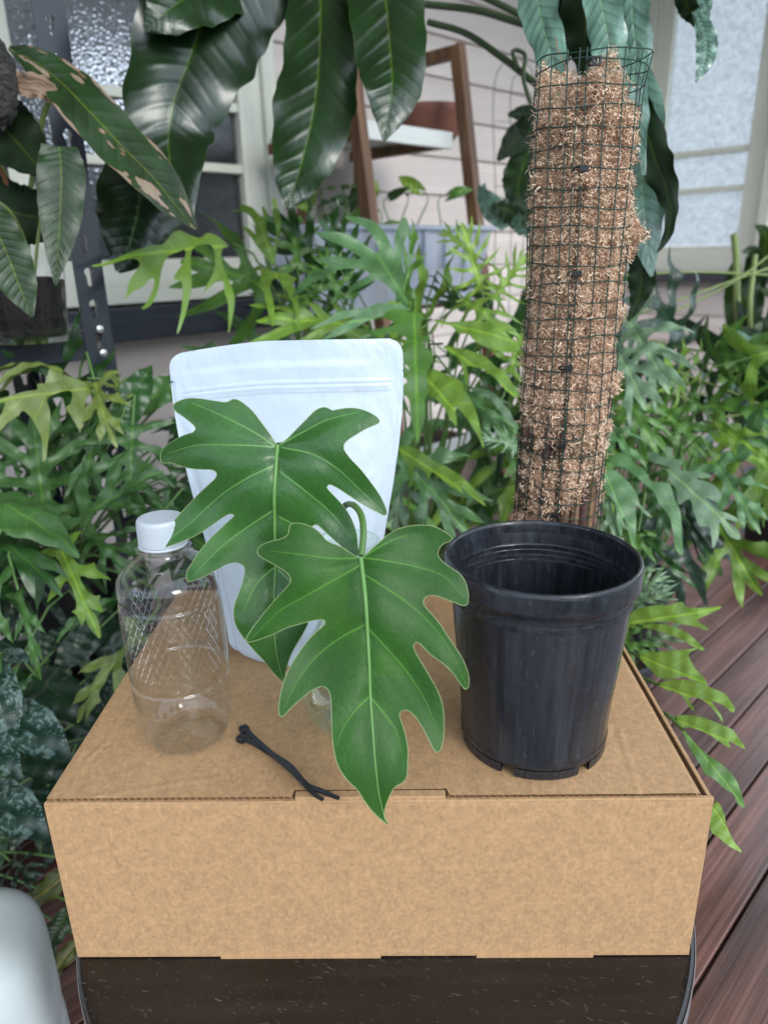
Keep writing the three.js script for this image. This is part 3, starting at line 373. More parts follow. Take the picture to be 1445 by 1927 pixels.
const backVeins = [[[548, 490], [545, 620], [538, 770], [535, 900], [535, 1100], [548, 1350], [572, 1500]], [[540, 495], [440, 430], [300, 360], [180, 310]], [[540, 498], [400, 492], [200, 495], [60, 530]], [[535, 580], [430, 630], [300, 710], [150, 840], [60, 910]], [[530, 770], [420, 840], [300, 930], [190, 1050]], [[560, 490], [650, 440], [760, 385], [900, 350]], [[565, 500], [700, 530], [800, 590], [900, 690], [990, 780]], [[560, 600], [650, 670], [760, 770], [850, 880]], [[555, 795], [640, 850], [720, 1000], [750, 1110]], [[535, 1010], [460, 1080], [410, 1190]], [[540, 1020], [600, 1070], [660, 1180]]].map(zA);
const frontVeins = [[[748, 345], [760, 450], [775, 600], [785, 760], [795, 950], [800, 1100], [812, 1280], [828, 1480], [850, 1650], [882, 1780]], [[748, 345], [600, 350], [420, 330], [260, 310]], [[745, 385], [600, 470], [450, 555], [300, 640], [150, 785]], [[770, 710], [640, 780], [500, 890], [400, 1020], [325, 1180]], [[800, 1100], [720, 1170], [650, 1270], [615, 1370]], [[755, 345], [860, 280], [960, 235], [1080, 212]], [[755, 345], [900, 365], [1060, 395], [1200, 445], [1310, 560]], [[770, 440], [880, 510], [1000, 590], [1120, 700], [1240, 870], [1318, 1035]], [[788, 730], [880, 830], [1000, 970], [1100, 1130], [1160, 1300], [1160, 1385]], [[805, 1110], [870, 1190], [940, 1290], [965, 1400]]].map(zB);
function heroLeaf(root, name, out, veins, bpx, bd, tpx, td, roll, disp, look, label) {
  const B = at(bpx[0], bpx[1], bd), T = at(tpx[0], tpx[1], td), a = T.clone().sub(B).normalize(); let s = CX.clone().addScaledVector(a, -CX.dot(a)).normalize(); s.applyAxisAngle(a, roll); const n = a.clone().cross(s);
  const loc = ([x, y]) => { const r = rayOf(x, y), k = B.clone().sub(CAM).dot(n) / r.dot(n), p = CAM.clone().addScaledVector(r, k).sub(B); return [p.dot(s), p.dot(a)]; };
  const pts = smooth(out.map(loc), 300), vl = veins.map(v => smooth(v.map(loc), 40, false));
  const { v, f } = refine(pts, 0.0027); const xs = v.map(p => p[0]), ys = v.map(p => p[1]), x0 = Math.min(...xs), x1 = Math.max(...xs), y0 = Math.min(...ys), y1 = Math.max(...ys), W = x1 - x0, H = y1 - y0;
  const mid = vl[0]; const mx = (y) => { let i = 0; while (i < mid.length - 2 && mid[i + 1].y < y) i++; const q = clamp((y - mid[i].y) / (mid[i + 1].y - mid[i].y || 1)); return lerp(mid[i].x, mid[i + 1].x, q); };
  const side = vl.slice(1).flatMap(l => l.map((p, i) => [p.x, p.y, 1 - 0.6 * i / l.length])), quilt = (x, y) => { let m = 1e9, k = 1; for (const p of side) { const d = (p[0] - x) ** 2 + (p[1] - y) ** 2; if (d < m) { m = d; k = p[2]; } } const dm = Math.abs(x - mx(y)); return look.quilt * ((1 - Math.exp(-m / 0.00003)) * (0.5 + 0.5 * k) + 0.8 * (1 - Math.exp(-dm * dm / 0.00002))); };
  const w3 = (x, y, o = 0) => B.clone().addScaledVector(s, x).addScaledVector(a, y).addScaledVector(n, disp(x - mx(y), y) + quilt(x, y) + o);
  const P = [], U = [], I = []; for (const [x, y] of v) { const p = w3(x, y); P.push(p.x, p.y, p.z); U.push((x - x0) / W, 1 - (y - y0) / H); } for (const t of f) I.push(...t);
  const g = new THREE.BufferGeometry(); g.setAttribute('position', new THREE.Float32BufferAttribute(P, 3)); g.setAttribute('uv', new THREE.Float32BufferAttribute(U, 2)); g.setIndex(I); g.computeVertexNormals();
  const S = 1024, paint = (bump) => {
    const cv = document.createElement('canvas'); cv.width = cv.height = S; const c = cv.getContext('2d'), im = c.createImageData(S, S), r = rng(77);
    for (let j = 0; j < S; j++) for (let i = 0; i < S; i++) { const u = i / S, w = j / S, o = (j * S + i) * 4; if (bump) { const q = 118 + 40 * (fbm(u, w, 60, 60, 151, 3) - 0.5) + 30 * (fbm(u, w, 9, 9, 153, 2) - 0.5); im.data[o] = im.data[o + 1] = im.data[o + 2] = q; } else { const k = 1 + 0.22 * (fbm(u, w, 6, 7, look.seed, 4) - 0.5) + 0.16 * (fbm(u, w, 120, 120, 157, 2) - 0.5), y = 0.5 * sstep(0.55, 0.75, fbm(u, w, 5, 4, look.seed + 7, 3)); im.data[o] = (look.c[0] + 16 * y) * k; im.data[o + 1] = (look.c[1] + 16 * y) * k; im.data[o + 2] = (look.c[2] - 8 * y) * k; } im.data[o + 3] = 255; }
    c.putImageData(im, 0, 0); c.lineCap = c.lineJoin = 'round';
    const X = (p) => (p.x - x0) / W * S, Y = (p) => (p.y - y0) / H * S;
    const line = (l, w0, w1, st) => { for (let i = 0; i < l.length - 1; i++) { c.strokeStyle = st; c.lineWidth = lerp(w0, w1, i / l.length); c.beginPath(); c.moveTo(X(l[i]), Y(l[i])); c.lineTo(X(l[i + 1]), Y(l[i + 1])); c.stroke(); } };
    // fine side veins between the main ones
    for (const l of vl) for (let i = 3; i < l.length - 2; i += 2) for (const sg of [-1, 1]) { const p = l[i], q = l[i + 1], dx = q.x - p.x, dy = q.y - p.y, d = Math.hypot(dx, dy) || 1, L = 0.012 + 0.01 * r(), ax = dx / d * 0.8 - sg * dy / d * 0.6, ay = dy / d * 0.8 + sg * dx / d * 0.6; line([{ x: p.x, y: p.y }, { x: p.x + ax * L * 0.5, y: p.y + ay * L * 0.5 }, { x: p.x + ax * L + dx / d * 0.003, y: p.y + ay * L + dy / d * 0.003 }], 1.6, 0.8, bump ? 'rgba(95,95,95,0.35)' : 'rgba(120,165,90,0.10)'); }
    vl.forEach((l, i) => { if (bump) { line(l, i ? 7 : 12, i ? 2 : 4, i ? 'rgba(70,70,70,0.5)' : 'rgba(215,215,215,0.6)'); } else { line(l, i ? 8 : 14, i ? 3 : 5, look.vein + '0.25)'); line(l, i ? 4.5 : 9, i ? 1.3 : 3, look.vein + (i ? '0.45)' : '0.8)')); } });
    if (look.spots) { for (let i = 0; i < 46; i++) { const wet = i < 34, px = X({ x: lerp(x0, x1, wet ? 0.42 + 0.25 * (r() - 0.4) : r()) }), py = Y({ y: lerp(y0, y1, wet ? 0.46 + 0.2 * r() : r()) }), R = 2 + r() * r() * 7; c.fillStyle = bump ? 'rgba(160,160,160,0.5)' : 'rgba(18,62,14,0.38)'; c.beginPath(); c.ellipse(px, py, R, R * 1.15, 0, 0, 7); c.fill(); } c.fillStyle = bump ? 'rgba(160,160,160,0.4)' : 'rgba(20,70,14,0.42)'; for (const [dx, dy, w, h] of [[0, 0, 24, 14], [26, -3, 20, 12], [-22, 6, 10, 8]]) { c.beginPath(); c.ellipse(X({ x: lerp(x0, x1, 0.79) }) + dx, Y({ y: lerp(y0, y1, 0.075) }) + dy, w, h, -0.1, 0, 7); c.fill(); } for (let i = 0; i < 150 && !bump; i++) { c.fillStyle = `rgba(200,210,150,${0.15 + 0.35 * r()})`; c.fillRect(r() * S, r() * S, 1 + r() * 1.6, 1 + r() * 1.6); } }
    const t = new THREE.CanvasTexture(cv); if (!bump) t.colorSpace = THREE.SRGBColorSpace; return t;
  };
  const mat = M({ map: paint(false), bumpMap: paint(true), bumpScale: look.bump, roughness: look.rough, transmission: 0.08, thickness: 0, specularIntensity: look.spec ?? 0.8 });
  const leaf = part(name, g, mat, root, label);
  part('leaf_margin', tube(pts.map(p => w3(p.x, p.y)), 0.00022, 600, 5, true), M({ color: lin(0.36, 0.47, 0.20), roughness: 0.5, transmission: 0.3, thickness: 0 }), leaf);
  part('midrib', tube(mid.filter((p, i) => i % 3 === 0).map(p => w3(p.x, p.y, 0.0003)), q => lerp(0.0015, 0.0003, q), 60, 8), M({ color: lin(0.115, 0.26, 0.06), roughness: 0.45 }), leaf);
  return leaf;
}
{
  const vc = V(-0.016, TOP + 0.0005, -0.088), v = thing('glass_vase', 'small clear glass bulb vase half hidden behind the front lobed leaf', 'vase', vc);
  const glass = M({ color: lin(0.93, 0.97, 0.95), transmission: 1, thickness: 0, roughness: 0.02, ior: 1.52 });
  const pr = [[0.0001, 0.004], [0.018, 0.0022], [0.024, 0.0006], [0.029, 0.002], [0.037, 0.011], [0.0415, 0.024], [0.0425, 0.036], [0.040, 0.052], [0.034, 0.068], [0.026, 0.084], [0.0205, 0.100], [0.0190, 0.115], [0.0195, 0.132], [0.0215, 0.145], [0.0232, 0.1495], [0.0226, 0.151], [0.0210, 0.1495]];
  const cur = new THREE.CatmullRomCurve3(pr.map(p => V(p[0], p[1], 0)), false, 'centripetal').getPoints(90);
  add('body', new THREE.LatheGeometry(cur.map(p => new THREE.Vector2(Math.max(0.0001, p.x), p.y)), 96), glass, v);
  add('inner_wall', new THREE.LatheGeometry(cur.slice(4, 84).map(p => new THREE.Vector2(Math.max(0.0001, p.x - 0.0016), p.y + 0.0012)), 96), glass, v);
  const t = thing('philodendron_cutting', 'rooted cutting with two large lobed green leaves, standing in the glass vase', 'plant cutting', V(-0.016, TOP + 0.0065, -0.088));
  const stemM = M({ color: lin(0.10, 0.20, 0.05), roughness: 0.5, map: paintTex }), petM = M({ color: lin(0.075, 0.165, 0.035), roughness: 0.42 });
  const R = at(652, 1012, 0.515);
  part('stem', tube([V(-0.022, TOP + 0.007, -0.092), V(-0.012, TOP + 0.05, -0.09), V(-0.018, TOP + 0.10, -0.088), R.clone()], 0.0042, 24, 10), stemM, t);
  for (let k = 0; k < 5; k++) { const a = k * 1.3; part('root', tube([V(-0.018, TOP + 0.03, -0.091), V(-0.018 + 0.014 * Math.cos(a), TOP + 0.022, -0.091 + 0.014 * Math.sin(a)), V(-0.018 + 0.02 * Math.cos(a + 0.5), TOP + 0.010, -0.091 + 0.02 * Math.sin(a + 0.5))], 0.0011, 12, 5), M({ color: lin(0.42, 0.33, 0.2), roughness: 0.7 }), t); }
  part('petiole', tube([R.clone(), at(640, 985, 0.515), at(600, 930, 0.515), at(560, 866, 0.505), at(535, 838, 0.487), at(523, 838, 0.4755)], 0.0019, 40, 8), petM, t);
  part('petiole', tube([R.clone(), at(642, 980, 0.505), at(648, 953, 0.492), at(664, 950, 0.476), at(679, 968, 0.462), at(684, 1000, 0.452), at(680, 1046, 0.4455)], q => lerp(0.0022, 0.0021, q), 48, 10), petM, t);
  heroLeaf(t, 'leaf', backOutline, backVeins, [523, 837], 0.475, [533, 1286], 0.487, 0.05, (x, y) => 0.10 * Math.abs(x) - 2.6 * x * x + 0.0045 * Math.sin(y * 62 + Math.abs(x) * 40) - 0.010 * Math.exp(-(((y - 0.12) / 0.03) ** 2)) * Math.abs(x) * 10, { c: [48, 90, 36], vein: 'rgba(112,160,80,', seed: 161, rough: 0.31, bump: 0.0010, quilt: 0.0016 }, 'lobed leaf standing in front of the white pouch');
  heroLeaf(t, 'leaf', frontOutline, frontVeins, [679, 1049], 0.445, [733, 1556], 0.424, -0.04, (x, y) => 0.07 * Math.abs(x) - 1.9 * x * x + 0.0026 * Math.sin(y * 64 - x * 46) + 0.0015 * Math.sin(x * 120 + y * 30), { c: [34, 78, 10], vein: 'rgba(88,140,48,', seed: 171, spec: 0.55, rough: 0.47, bump: 0.0009, quilt: 0.0013, spots: true }, 'lobed leaf hanging forward over the front of the box');
}
// ---------------------------------------------------------------- furniture behind: plant stand, tub, rack, jug
const hOf = (p) => { const d = p.clone().sub(CAM); return [d.dot(dA), p.y, d.dot(nA) + KW]; };
const onWall = (x, y, v) => { const r = rayOf(x, y), k = (v - KW) / r.dot(nA); return CAM.clone().addScaledVector(r, k); };
function bar(p, q, w, d) { // square bar from p to q in house coordinates
  const a = V(...p), b = V(...q), L = a.distanceTo(b), g = new THREE.BoxGeometry(w, L, d); const dir = b.clone().sub(a).normalize(); g.applyQuaternion(new THREE.Quaternion().setFromUnitVectors(V(0, 1, 0), dir)); g.translate((a.x + b.x) / 2, (a.y + b.y) / 2, (a.z + b.z) / 2); uvBox(g, 2); return g;
}
const extend = (a, b, y) => { const k = (y - a[1]) / (b[1] - a[1]); return [lerp(a[0], b[0], k), y, lerp(a[2], b[2], k)]; };
const timber = M({ color: lin(0.30, 0.155, 0.075), map: rep(grainTex, 2, 0.5), roughness: 0.55, bumpMap: grainBump, bumpScale: 0.0005 });
const whiteMat = M({ color: lin(0.72, 0.76, 0.74), map: paintTex, roughness: 0.5 });
let SH; // height of the white shelf
{
  const r1 = hOf(onWall(860, 86, 0.52)), r2 = hOf(onWall(893, 400, 0.60)), l1 = hOf(onWall(668, 185, 0.52)), l2 = hOf(onWall(714, 560, 0.60));
  const rt = extend(r1, r2, r1[1]), lt = extend(l1, l2, r1[1]), rb = extend(r1, r2, 0.001), lb = extend(l1, l2, 0.001);
  const s = hthing('plant_stand', 'brown timber ladder plant stand with a white slatted shelf', 'plant stand', (rb[0] + lb[0]) / 2, 0, 0.35);
  hpart('leg', bar(rb, rt, 0.028, 0.034), timber, s); hpart('leg', bar(lb, lt, 0.028, 0.034), timber, s);
  hpart('leg', bar([rt[0], 0.001, 0.13], [rt[0], rt[1] - 0.03, 0.13], 0.026, 0.03), timber, s); hpart('leg', bar([lt[0], 0.001, 0.30], [lt[0], lt[1] - 0.03, 0.30], 0.026, 0.03), timber, s);
  hpart('top_rail', bar([rt[0], rt[1] - 0.014, 0.10], [rt[0], rt[1] - 0.014, 0.52], 0.027, 0.03), timber, s); hpart('top_rail', bar([lt[0], lt[1] - 0.014, 0.28], [lt[0], lt[1] - 0.014, 0.52], 0.027, 0.03), timber, s);
  SH = hOf(onWall(790, 240, 0.52))[1];
  hpart('shelf_front', rbox(lt[0] + 0.02, rt[0] - 0.016, SH - 0.042, SH, 0.505, 0.522, 0.002), whiteMat, s);
  for (let k = 0; k < 6; k++) hpart('shelf_slat', rbox(lt[0] + 0.02, rt[0] - 0.016, SH - 0.012, SH, 0.14 + k * 0.062, 0.19 + k * 0.062, 0.002), whiteMat, s);
  hpart('shelf_bearer', rbox(lt[0] + 0.02, lt[0] + 0.04, SH - 0.04, SH - 0.0125, 0.13, 0.504, 0.002), timber, s); hpart('shelf_bearer', rbox(rt[0] - 0.045, rt[0] - 0.018, SH - 0.04, SH - 0.0125, 0.13, 0.504, 0.002), timber, s);
  const LS = hOf(onWall(592, 432, 0.66))[1] - 0.182; for (let k = 0; k < 7; k++) hpart('lower_slat', rbox(lt[0] - 0.03, rt[0] + 0.06, LS - 0.014, LS, 0.14 + k * 0.066, 0.195 + k * 0.066, 0.002), timber, s);
  const pc = hOf(onWall(808, 205, 0.36)), pt = hthing('terracotta_bowl', 'brown terracotta bowl on the white shelf of the plant stand', 'pot', pc[0], SH + 0.0005, 0.36);
  add('bowl', new THREE.LatheGeometry([[0.001, 0.0], [0.07, 0.0], [0.082, 0.012], [0.100, 0.062], [0.106, 0.070], [0.108, 0.088], [0.100, 0.089], [0.094, 0.065], [0.001, 0.06]].map(q => new THREE.Vector2(...q)), 56), M({ color: lin(0.20, 0.075, 0.05), map: paintTex, roughness: 0.7 }), pt);
  // clear tub on the lower shelf
  const a = hOf(onWall(592, 432, 0.66)), b = hOf(onWall(925, 438, 0.66)), th = 0.18, y1 = LS + 0.002 + th, tubm = M({ color: lin(0.62, 0.67, 0.76), transmission: 0.55, thickness: 0, roughness: 0.45 });
  const tb = hthing('plastic_tub', 'translucent blue grey plastic tub full of small plants on the plant stand', 'tub', (a[0] + b[0]) / 2, LS + 0.001, 0.42);
  const u0 = a[0], u1 = b[0], v0 = 0.46, v1 = 0.66, y0 = LS + 0.001, sl = 0.03;
  const wall = (p, q, r2, s2) => { const g = new THREE.BufferGeometry(); g.setAttribute('position', new THREE.Float32BufferAttribute([...p, ...q, ...r2, ...s2], 3)); g.setAttribute('uv', new THREE.Float32BufferAttribute([0, 0, 1, 0, 1, 1, 0, 1], 2)); g.setIndex([0, 1, 2, 0, 2, 3]); g.computeVertexNormals(); return g; };
  const A = [[u0 + sl, y0, v0 + sl], [u1 - sl, y0, v0 + sl], [u1 - sl, y0, v1 - sl], [u0 + sl, y0, v1 - sl]], B = [[u0, y1, v0], [u1, y1, v0], [u1, y1, v1], [u0, y1, v1]];
  for (let k = 0; k < 4; k++) hpart('wall', wall(A[k], A[(k + 1) % 4], B[(k + 1) % 4], B[k]), tubm, tb);
  hpart('base', wall(...A), tubm, tb);
  hpart('rim', mergeGeometries([rbox(u0 - 0.008, u1 + 0.008, y1, y1 + 0.012, v1 - 0.004, v1 + 0.012, 0.003), rbox(u0 - 0.008, u1 + 0.008, y1, y1 + 0.012, v0 - 0.012, v0 + 0.004, 0.003), rbox(u0 - 0.008, u0 + 0.004, y1 + 0.0005, y1 + 0.0115, v0, v1, 0.003), rbox(u1 - 0.004, u1 + 0.008, y1 + 0.0005, y1 + 0.0115, v0, v1, 0.003)]), tubm, tb);
  for (let k = 1; k < 7; k++) hpart('rib', rbox(lerp(u0 + sl, u1 - sl, k / 7) - 0.004, lerp(u0 + sl, u1 - sl, k / 7) + 0.004, y0 + 0.09, y1, v1 - 0.012, v1 + 0.004, 0.002), tubm, tb);
  // low timber planter with a white edge, seen between leaves
  const q = hOf(onWall(855, 852, 0.85)), pl = hthing('planter_box', 'low taupe planter box with a white top edge behind the leaves', 'planter', q[0], 0, 0.85);
  const taupe = M({ color: lin(0.26, 0.2, 0.17), map: rep(grainTex, 1, 1), roughness: 0.7 });
  hpart('front', rbox(q[0] - 0.28, q[0] + 0.16, 0.002, q[1], 0.835, 0.86, 0.003), taupe, pl); hpart('end', rbox(q[0] + 0.162, q[0] + 0.18, 0.002, q[1], 0.6, 0.86, 0.003), taupe, pl); hpart('end', rbox(q[0] - 0.3, q[0] - 0.282, 0.002, q[1], 0.6, 0.86, 0.003), taupe, pl); hpart('back', rbox(q[0] - 0.28, q[0] + 0.16, 0.002, q[1], 0.6, 0.62, 0.003), taupe, pl);
  hpart('top_edge', rbox(q[0] - 0.31, q[0] + 0.19, q[1] + 0.0005, q[1] + 0.02, 0.80, 0.875, 0.003), whiteMat, pl);
  hpart('soil', box(q[0] - 0.279, q[0] + 0.159, q[1] - 0.05, q[1] - 0.02, 0.621, 0.834), M({ color: lin(0.03, 0.022, 0.016), roughness: 1 }), pl);
}
{ // steel shelving rack at the left
  const p = hOf(at(152, 420, 1.02)), U = p[0], Vv = p[2], steel = M({ color: lin(0.020, 0.024, 0.034), roughness: 0.36, roughnessMap: softNoise, clearcoat: 0.3, clearcoatRoughness: 0.3 });
  const rk = hthing('shelving_rack', 'black slotted steel shelving rack against the left window', 'rack', U - 0.4, 0, Vv - 0.17);
  const sy = hOf(at(153, 636, 1.02))[1], W = 0.021, HH = 1.95;
  const flange = (off) => { const s = new THREE.Shape([new THREE.Vector2(-W, 0), new THREE.Vector2(W, 0), new THREE.Vector2(W, HH), new THREE.Vector2(-W, HH)]); for (let y = 0.05; y < HH - 0.05; y += 0.0445) { const h = new THREE.Path(), c = y + off; h.absarc(0, c + 0.006, 0.0062, -0.9, Math.PI + 0.9, false); h.lineTo(-0.0032, c - 0.010); h.absarc(0, c - 0.010, 0.0032, Math.PI, Math.PI * 2, false); h.closePath(); s.holes.push(h); } return new THREE.ExtrudeGeometry(s, { depth: 0.0018, bevelEnabled: false, curveSegments: 4 }); };
  const fl = flange(0), post = (u, v, su, sv) => { const a = fl.clone(); a.translate(u - su * W * 0, 0.001, v); const b = fl.clone(); b.rotateY(Math.PI / 2); b.translate(u + su * W, 0.001, v + sv * W); const g = mergeGeometries([a, b]); return hpart('post', g, steel, rk); };
  const D = 0.34, Wd = 0.8; post(U, Vv, 1, -1); post(U, Vv - D, 1, 1); post(U - Wd, Vv, -1, -1); post(U - Wd, Vv - D, -1, 1);
  const board = M({ color: lin(0.06, 0.055, 0.055), map: rep(grainTex, 1, 1), roughness: 0.6 });
  for (const y of [sy, 0.12, sy + 0.86]) {
    hpart('shelf_beam', rbox(U - Wd, U - 0.012, y - 0.036, y, Vv - 0.004, Vv - 0.0005, 0.001), steel, rk); hpart('shelf_beam', rbox(U - Wd, U - 0.012, y - 0.036, y, Vv - D + 0.003, Vv - D + 0.0065, 0.001), steel, rk);
    hpart('side_beam', rbox(U + 0.013, U + 0.0165, y - 0.036, y, Vv - D + 0.01, Vv - 0.01, 0.001), steel, rk);
    hpart('shelf_board', rbox(U - Wd + 0.01, U + 0.012, y - 0.012, y - 0.001, Vv - D + 0.008, Vv - 0.006, 0.001), board, rk);
  }
  const bolt = new THREE.SphereGeometry(0.0062, 14, 8, 0, 6.2832, 0, Math.PI / 2); bolt.rotateX(Math.PI / 2); bolt.scale(1, 1, 0.55); const bm = M({ color: lin(0.7, 0.72, 0.75), metalness: 0.8, roughness: 0.3 });
  for (const y of [sy + 0.007, sy - 0.028]) hpart('bolt', bolt.clone().translate(U + 0.004, y, Vv + 0.0022), bm, rk);
  // clear pot of dark bark on the shelf
  const c = at(62, 610, 0.99); c.y = sy + 0.0006; const cp = thing('clear_pot', 'clear plastic pot of dark bark in a saucer on the steel rack', 'pot', c), clear = M({ color: lin(0.93, 0.94, 0.95), transmission: 1, thickness: 0, roughness: 0.04 });
  add('saucer', new THREE.LatheGeometry([[0.001, 0.002], [0.052, 0.002], [0.060, 0.018], [0.0615, 0.018], [0.0545, 0.0], [0.001, 0.0]].map(q => new THREE.Vector2(...q)), 56), clear, cp);
  add('wall', new THREE.LatheGeometry([[0.001, 0.0045], [0.043, 0.0045], [0.055, 0.118], [0.0575, 0.119], [0.0575, 0.123], [0.0555, 0.123]].map(q => new THREE.Vector2(...q)), 56), clear, cp);
  const soil = add('bark_mix', new THREE.LatheGeometry([[0.001, 0.006], [0.0418, 0.006], [0.0495, 0.078], [0.03, 0.083], [0.001, 0.082]].map(q => new THREE.Vector2(...q)), 56), M({ color: lin(0.022, 0.014, 0.012), map: rep(softNoise, 6, 4), roughness: 0.85, bumpMap: rep(softNoise, 8, 5), bumpScale: 0.006 }), cp);
  // cork mount at the left edge
  const ck = at(-12, 150, 0.86), k = thing('cork_mount', 'rough dark cork slab at the left edge above the rack', 'cork slab', ck);
  add('slab', grid(40, 40, (u, v) => { const a = u * 6.2832, b = (v - 0.5) * Math.PI, n = fbm(u, v, 12, 8, 181, 4); const R = 1 + 0.35 * (n - 0.5); return V(Math.cos(a) * Math.cos(b) * 0.028 * R, Math.sin(b) * 0.05 * R, Math.sin(a) * Math.cos(b) * 0.016 * R); }, true), M({ color: lin(0.10, 0.095, 0.092), map: rep(softNoise, 5, 5), roughness: 0.95, bumpMap: rep(softNoise, 4, 4), bumpScale: 0.01 }), k);
  add('hanging_wire', tube([V(0, 0.045, 0), V(-0.002, 0.2, 0), V(0, 2.6 - ck.y, 0)], 0.0006, 8, 5), bm, k);
}
{ // white plastic jug at the bottom left
  const c = V(-0.452, 0.001, -0.15), jm = M({ color: lin(0.60, 0.67, 0.68), roughness: 0.30, transmission: 0.12, thickness: 0, bumpMap: softNoise, bumpScale: 0.002 }), j = thing('plastic_jug', 'white translucent plastic jug on the deck beside the table', 'jug', c, undefined, 0.35 + Math.PI);
  const body = grid(72, 60, (u, v) => { const a = u * 6.2832, y = v * 0.345; const sq = 4.2, ca = Math.cos(a), sa = Math.sin(a), q = (Math.abs(ca) ** sq + Math.abs(sa) ** sq) ** (-1 / sq); let k = 1; if (v < 0.06) k = 0.86 + 0.14 * Math.sqrt(1 - (1 - v / 0.06) ** 2); if (v > 0.72) { const s = (v - 0.72) / 0.28; k = Math.sqrt(Math.max(0.02, 1 - s ** 3)) * 0.98 + 0.02; } const w = 1 - 0.012 * Math.max(0, Math.sin(y * 90)) * (v < 0.6 ? 1 : 0); return V(ca * q * 0.095 * k * w, y, sa * q * 0.075 * k * w); }, true);
  add('body', body, jm, j);
  add('neck', new THREE.CylinderGeometry(0.022, 0.026, 0.03, 32).translate(0.05, 0.332, 0), jm, j); add('cap', new THREE.CylinderGeometry(0.026, 0.026, 0.022, 40).translate(0.05, 0.3575, 0), M({ color: lin(0.75, 0.78, 0.8), roughness: 0.4 }), j);
  const bs = add('side_boss', new THREE.TorusGeometry(0.040, 0.008, 12, 48), jm, j); bs.scale.set(1, 1.5, 1); bs.position.set(0.0, 0.255, -0.066); bs.rotation.x = -0.25;
}
{ // wire trellis leaning on the wall
  const t0 = onWall(935, 400, 0.3), tr = thing('wire_trellis', 'thin dark wire trellis beside the moss pole in front of the wall', 'trellis', V(t0.x, 0, t0.z)), wm = M({ color: lin(0.08, 0.085, 0.08), roughness: 0.5 });
  for (const l of [[[932, 420], [938, 130], [1000, 130], [1004, 420]], [[962, 420], [966, 146], [985, 144], [985, 420]]]) part('hoop', tube([...l.slice(0, 1), ...l, ...l.slice(-1)].map((p, i) => { const q = onWall(p[0], p[1], 0.3); if (i === 0 || i === 5) { const r2 = q.clone(); r2.y = 0.001; return r2; } return q; }), 0.0016, 80, 5), wm, tr);
  for (const y of [172, 228, 290, 350]) part('cross_wire', tube([onWall(933, y, 0.302), onWall(1003, y + 4, 0.302)], 0.0012, 4, 5), wm, tr);
}

// ---------------------------------------------------------------- leaf shapes
function lobed(seed, n, hw, spread = 1, body = 0.075) {
  const r = rng(seed), side = () => { const o = [], cs = []; for (let i = 0; i < n; i++) { const q = i / (n - 1), yc = 0.05 + 0.72 * (i + 0.3 * (r() - 0.5)) / (n - 0.4), ang = lerp(2.0, 0.60, q ** 0.9) + 0.16 * (r() - 0.5), L = spread * (0.34 + 0.26 * Math.sin(Math.PI * (0.22 + 0.62 * q))) * (0.85 + 0.3 * r()) * lerp(1, 0.72, q * q), dx = Math.sin(ang), dy = Math.cos(ang), px = Math.cos(ang), py = -Math.sin(ang), w = hw * (0.85 + 0.35 * r()), bend = 0.14 + 0.14 * r();
      const P = (k, e) => [0.02 + dx * L * k + px * w * e, yc + dy * L * k + bend * L * k * k + py * w * e];
      if (i) o.push([body * lerp(1, 0.75, q), yc - 0.37 / (n - 0.4)]);
      o.push(P(0.22, 0.95), P(0.45, 1.15)); if (r() < 0.3) o.push(P(0.60, 1.9), P(0.66, 0.85)); else o.push(P(0.66, 0.95)); o.push(P(0.84, 0.48), P(0.94, 0.18), P(1.0, 0), P(0.93, -0.15), P(0.80, -0.42), P(0.60, -0.85), P(0.40, -0.95), P(0.2, -0.8)); cs.push([yc, ang, L, bend]); } return [o, cs]; };
  const [R, rc] = side(), [Lf, lc] = side();
  const tip = [[0.055, 0.78], [0.062, 0.86], [0.03, 0.95], [0.008, 0.99], [0, 1.0]];
  const out = [[0, 0.0], [0.05, -0.02], ...R, ...tip, ...tip.slice(0, 4).reverse().map(p => [-p[0], p[1]]), ...Lf.reverse().map(p => [-p[0], p[1]]), [-0.05, -0.02]];
  return { out, veins: [...rc.map(c => [1, ...c]), ...lc.map(c => [-1, ...c])] };
}
function broad(k, notch) { const o = [[0, notch]]; for (let i = 1; i < 14; i++) { const t = i / 14; o.push([k * Math.sin(Math.PI * t ** 0.8) ** 0.9 * (1 + 0.04 * Math.sin(i * 2.1)), -0.05 * (1 - t) ** 3 * 4 + t - (1 - t) * notch * Math.sin(Math.PI * Math.min(1, t * 3))]); } const L = o.slice(1).reverse().map(p => [-p[0] * 0.96, p[1]]); return { out: [...o, [0, 1]].concat(L), veins: [0.12, 0.28, 0.44, 0.6].flatMap(y => [[1, y, 1.15, k * 0.9, 0.3], [-1, y, 1.15, k * 0.9, 0.3]]) }; }
const shapeDefs = [lobed(11, 4, 0.058, 1.1), lobed(23, 4, 0.052, 1.2), lobed(37, 5, 0.044, 1.15, 0.06), lobed(41, 3, 0.066, 1.0, 0.09), lobed(59, 6, 0.030, 1.0, 0.05), broad(0.30, 0.10), broad(0.20, 0.02), lobed(67, 3, 0.056, 0.66, 0.085)];
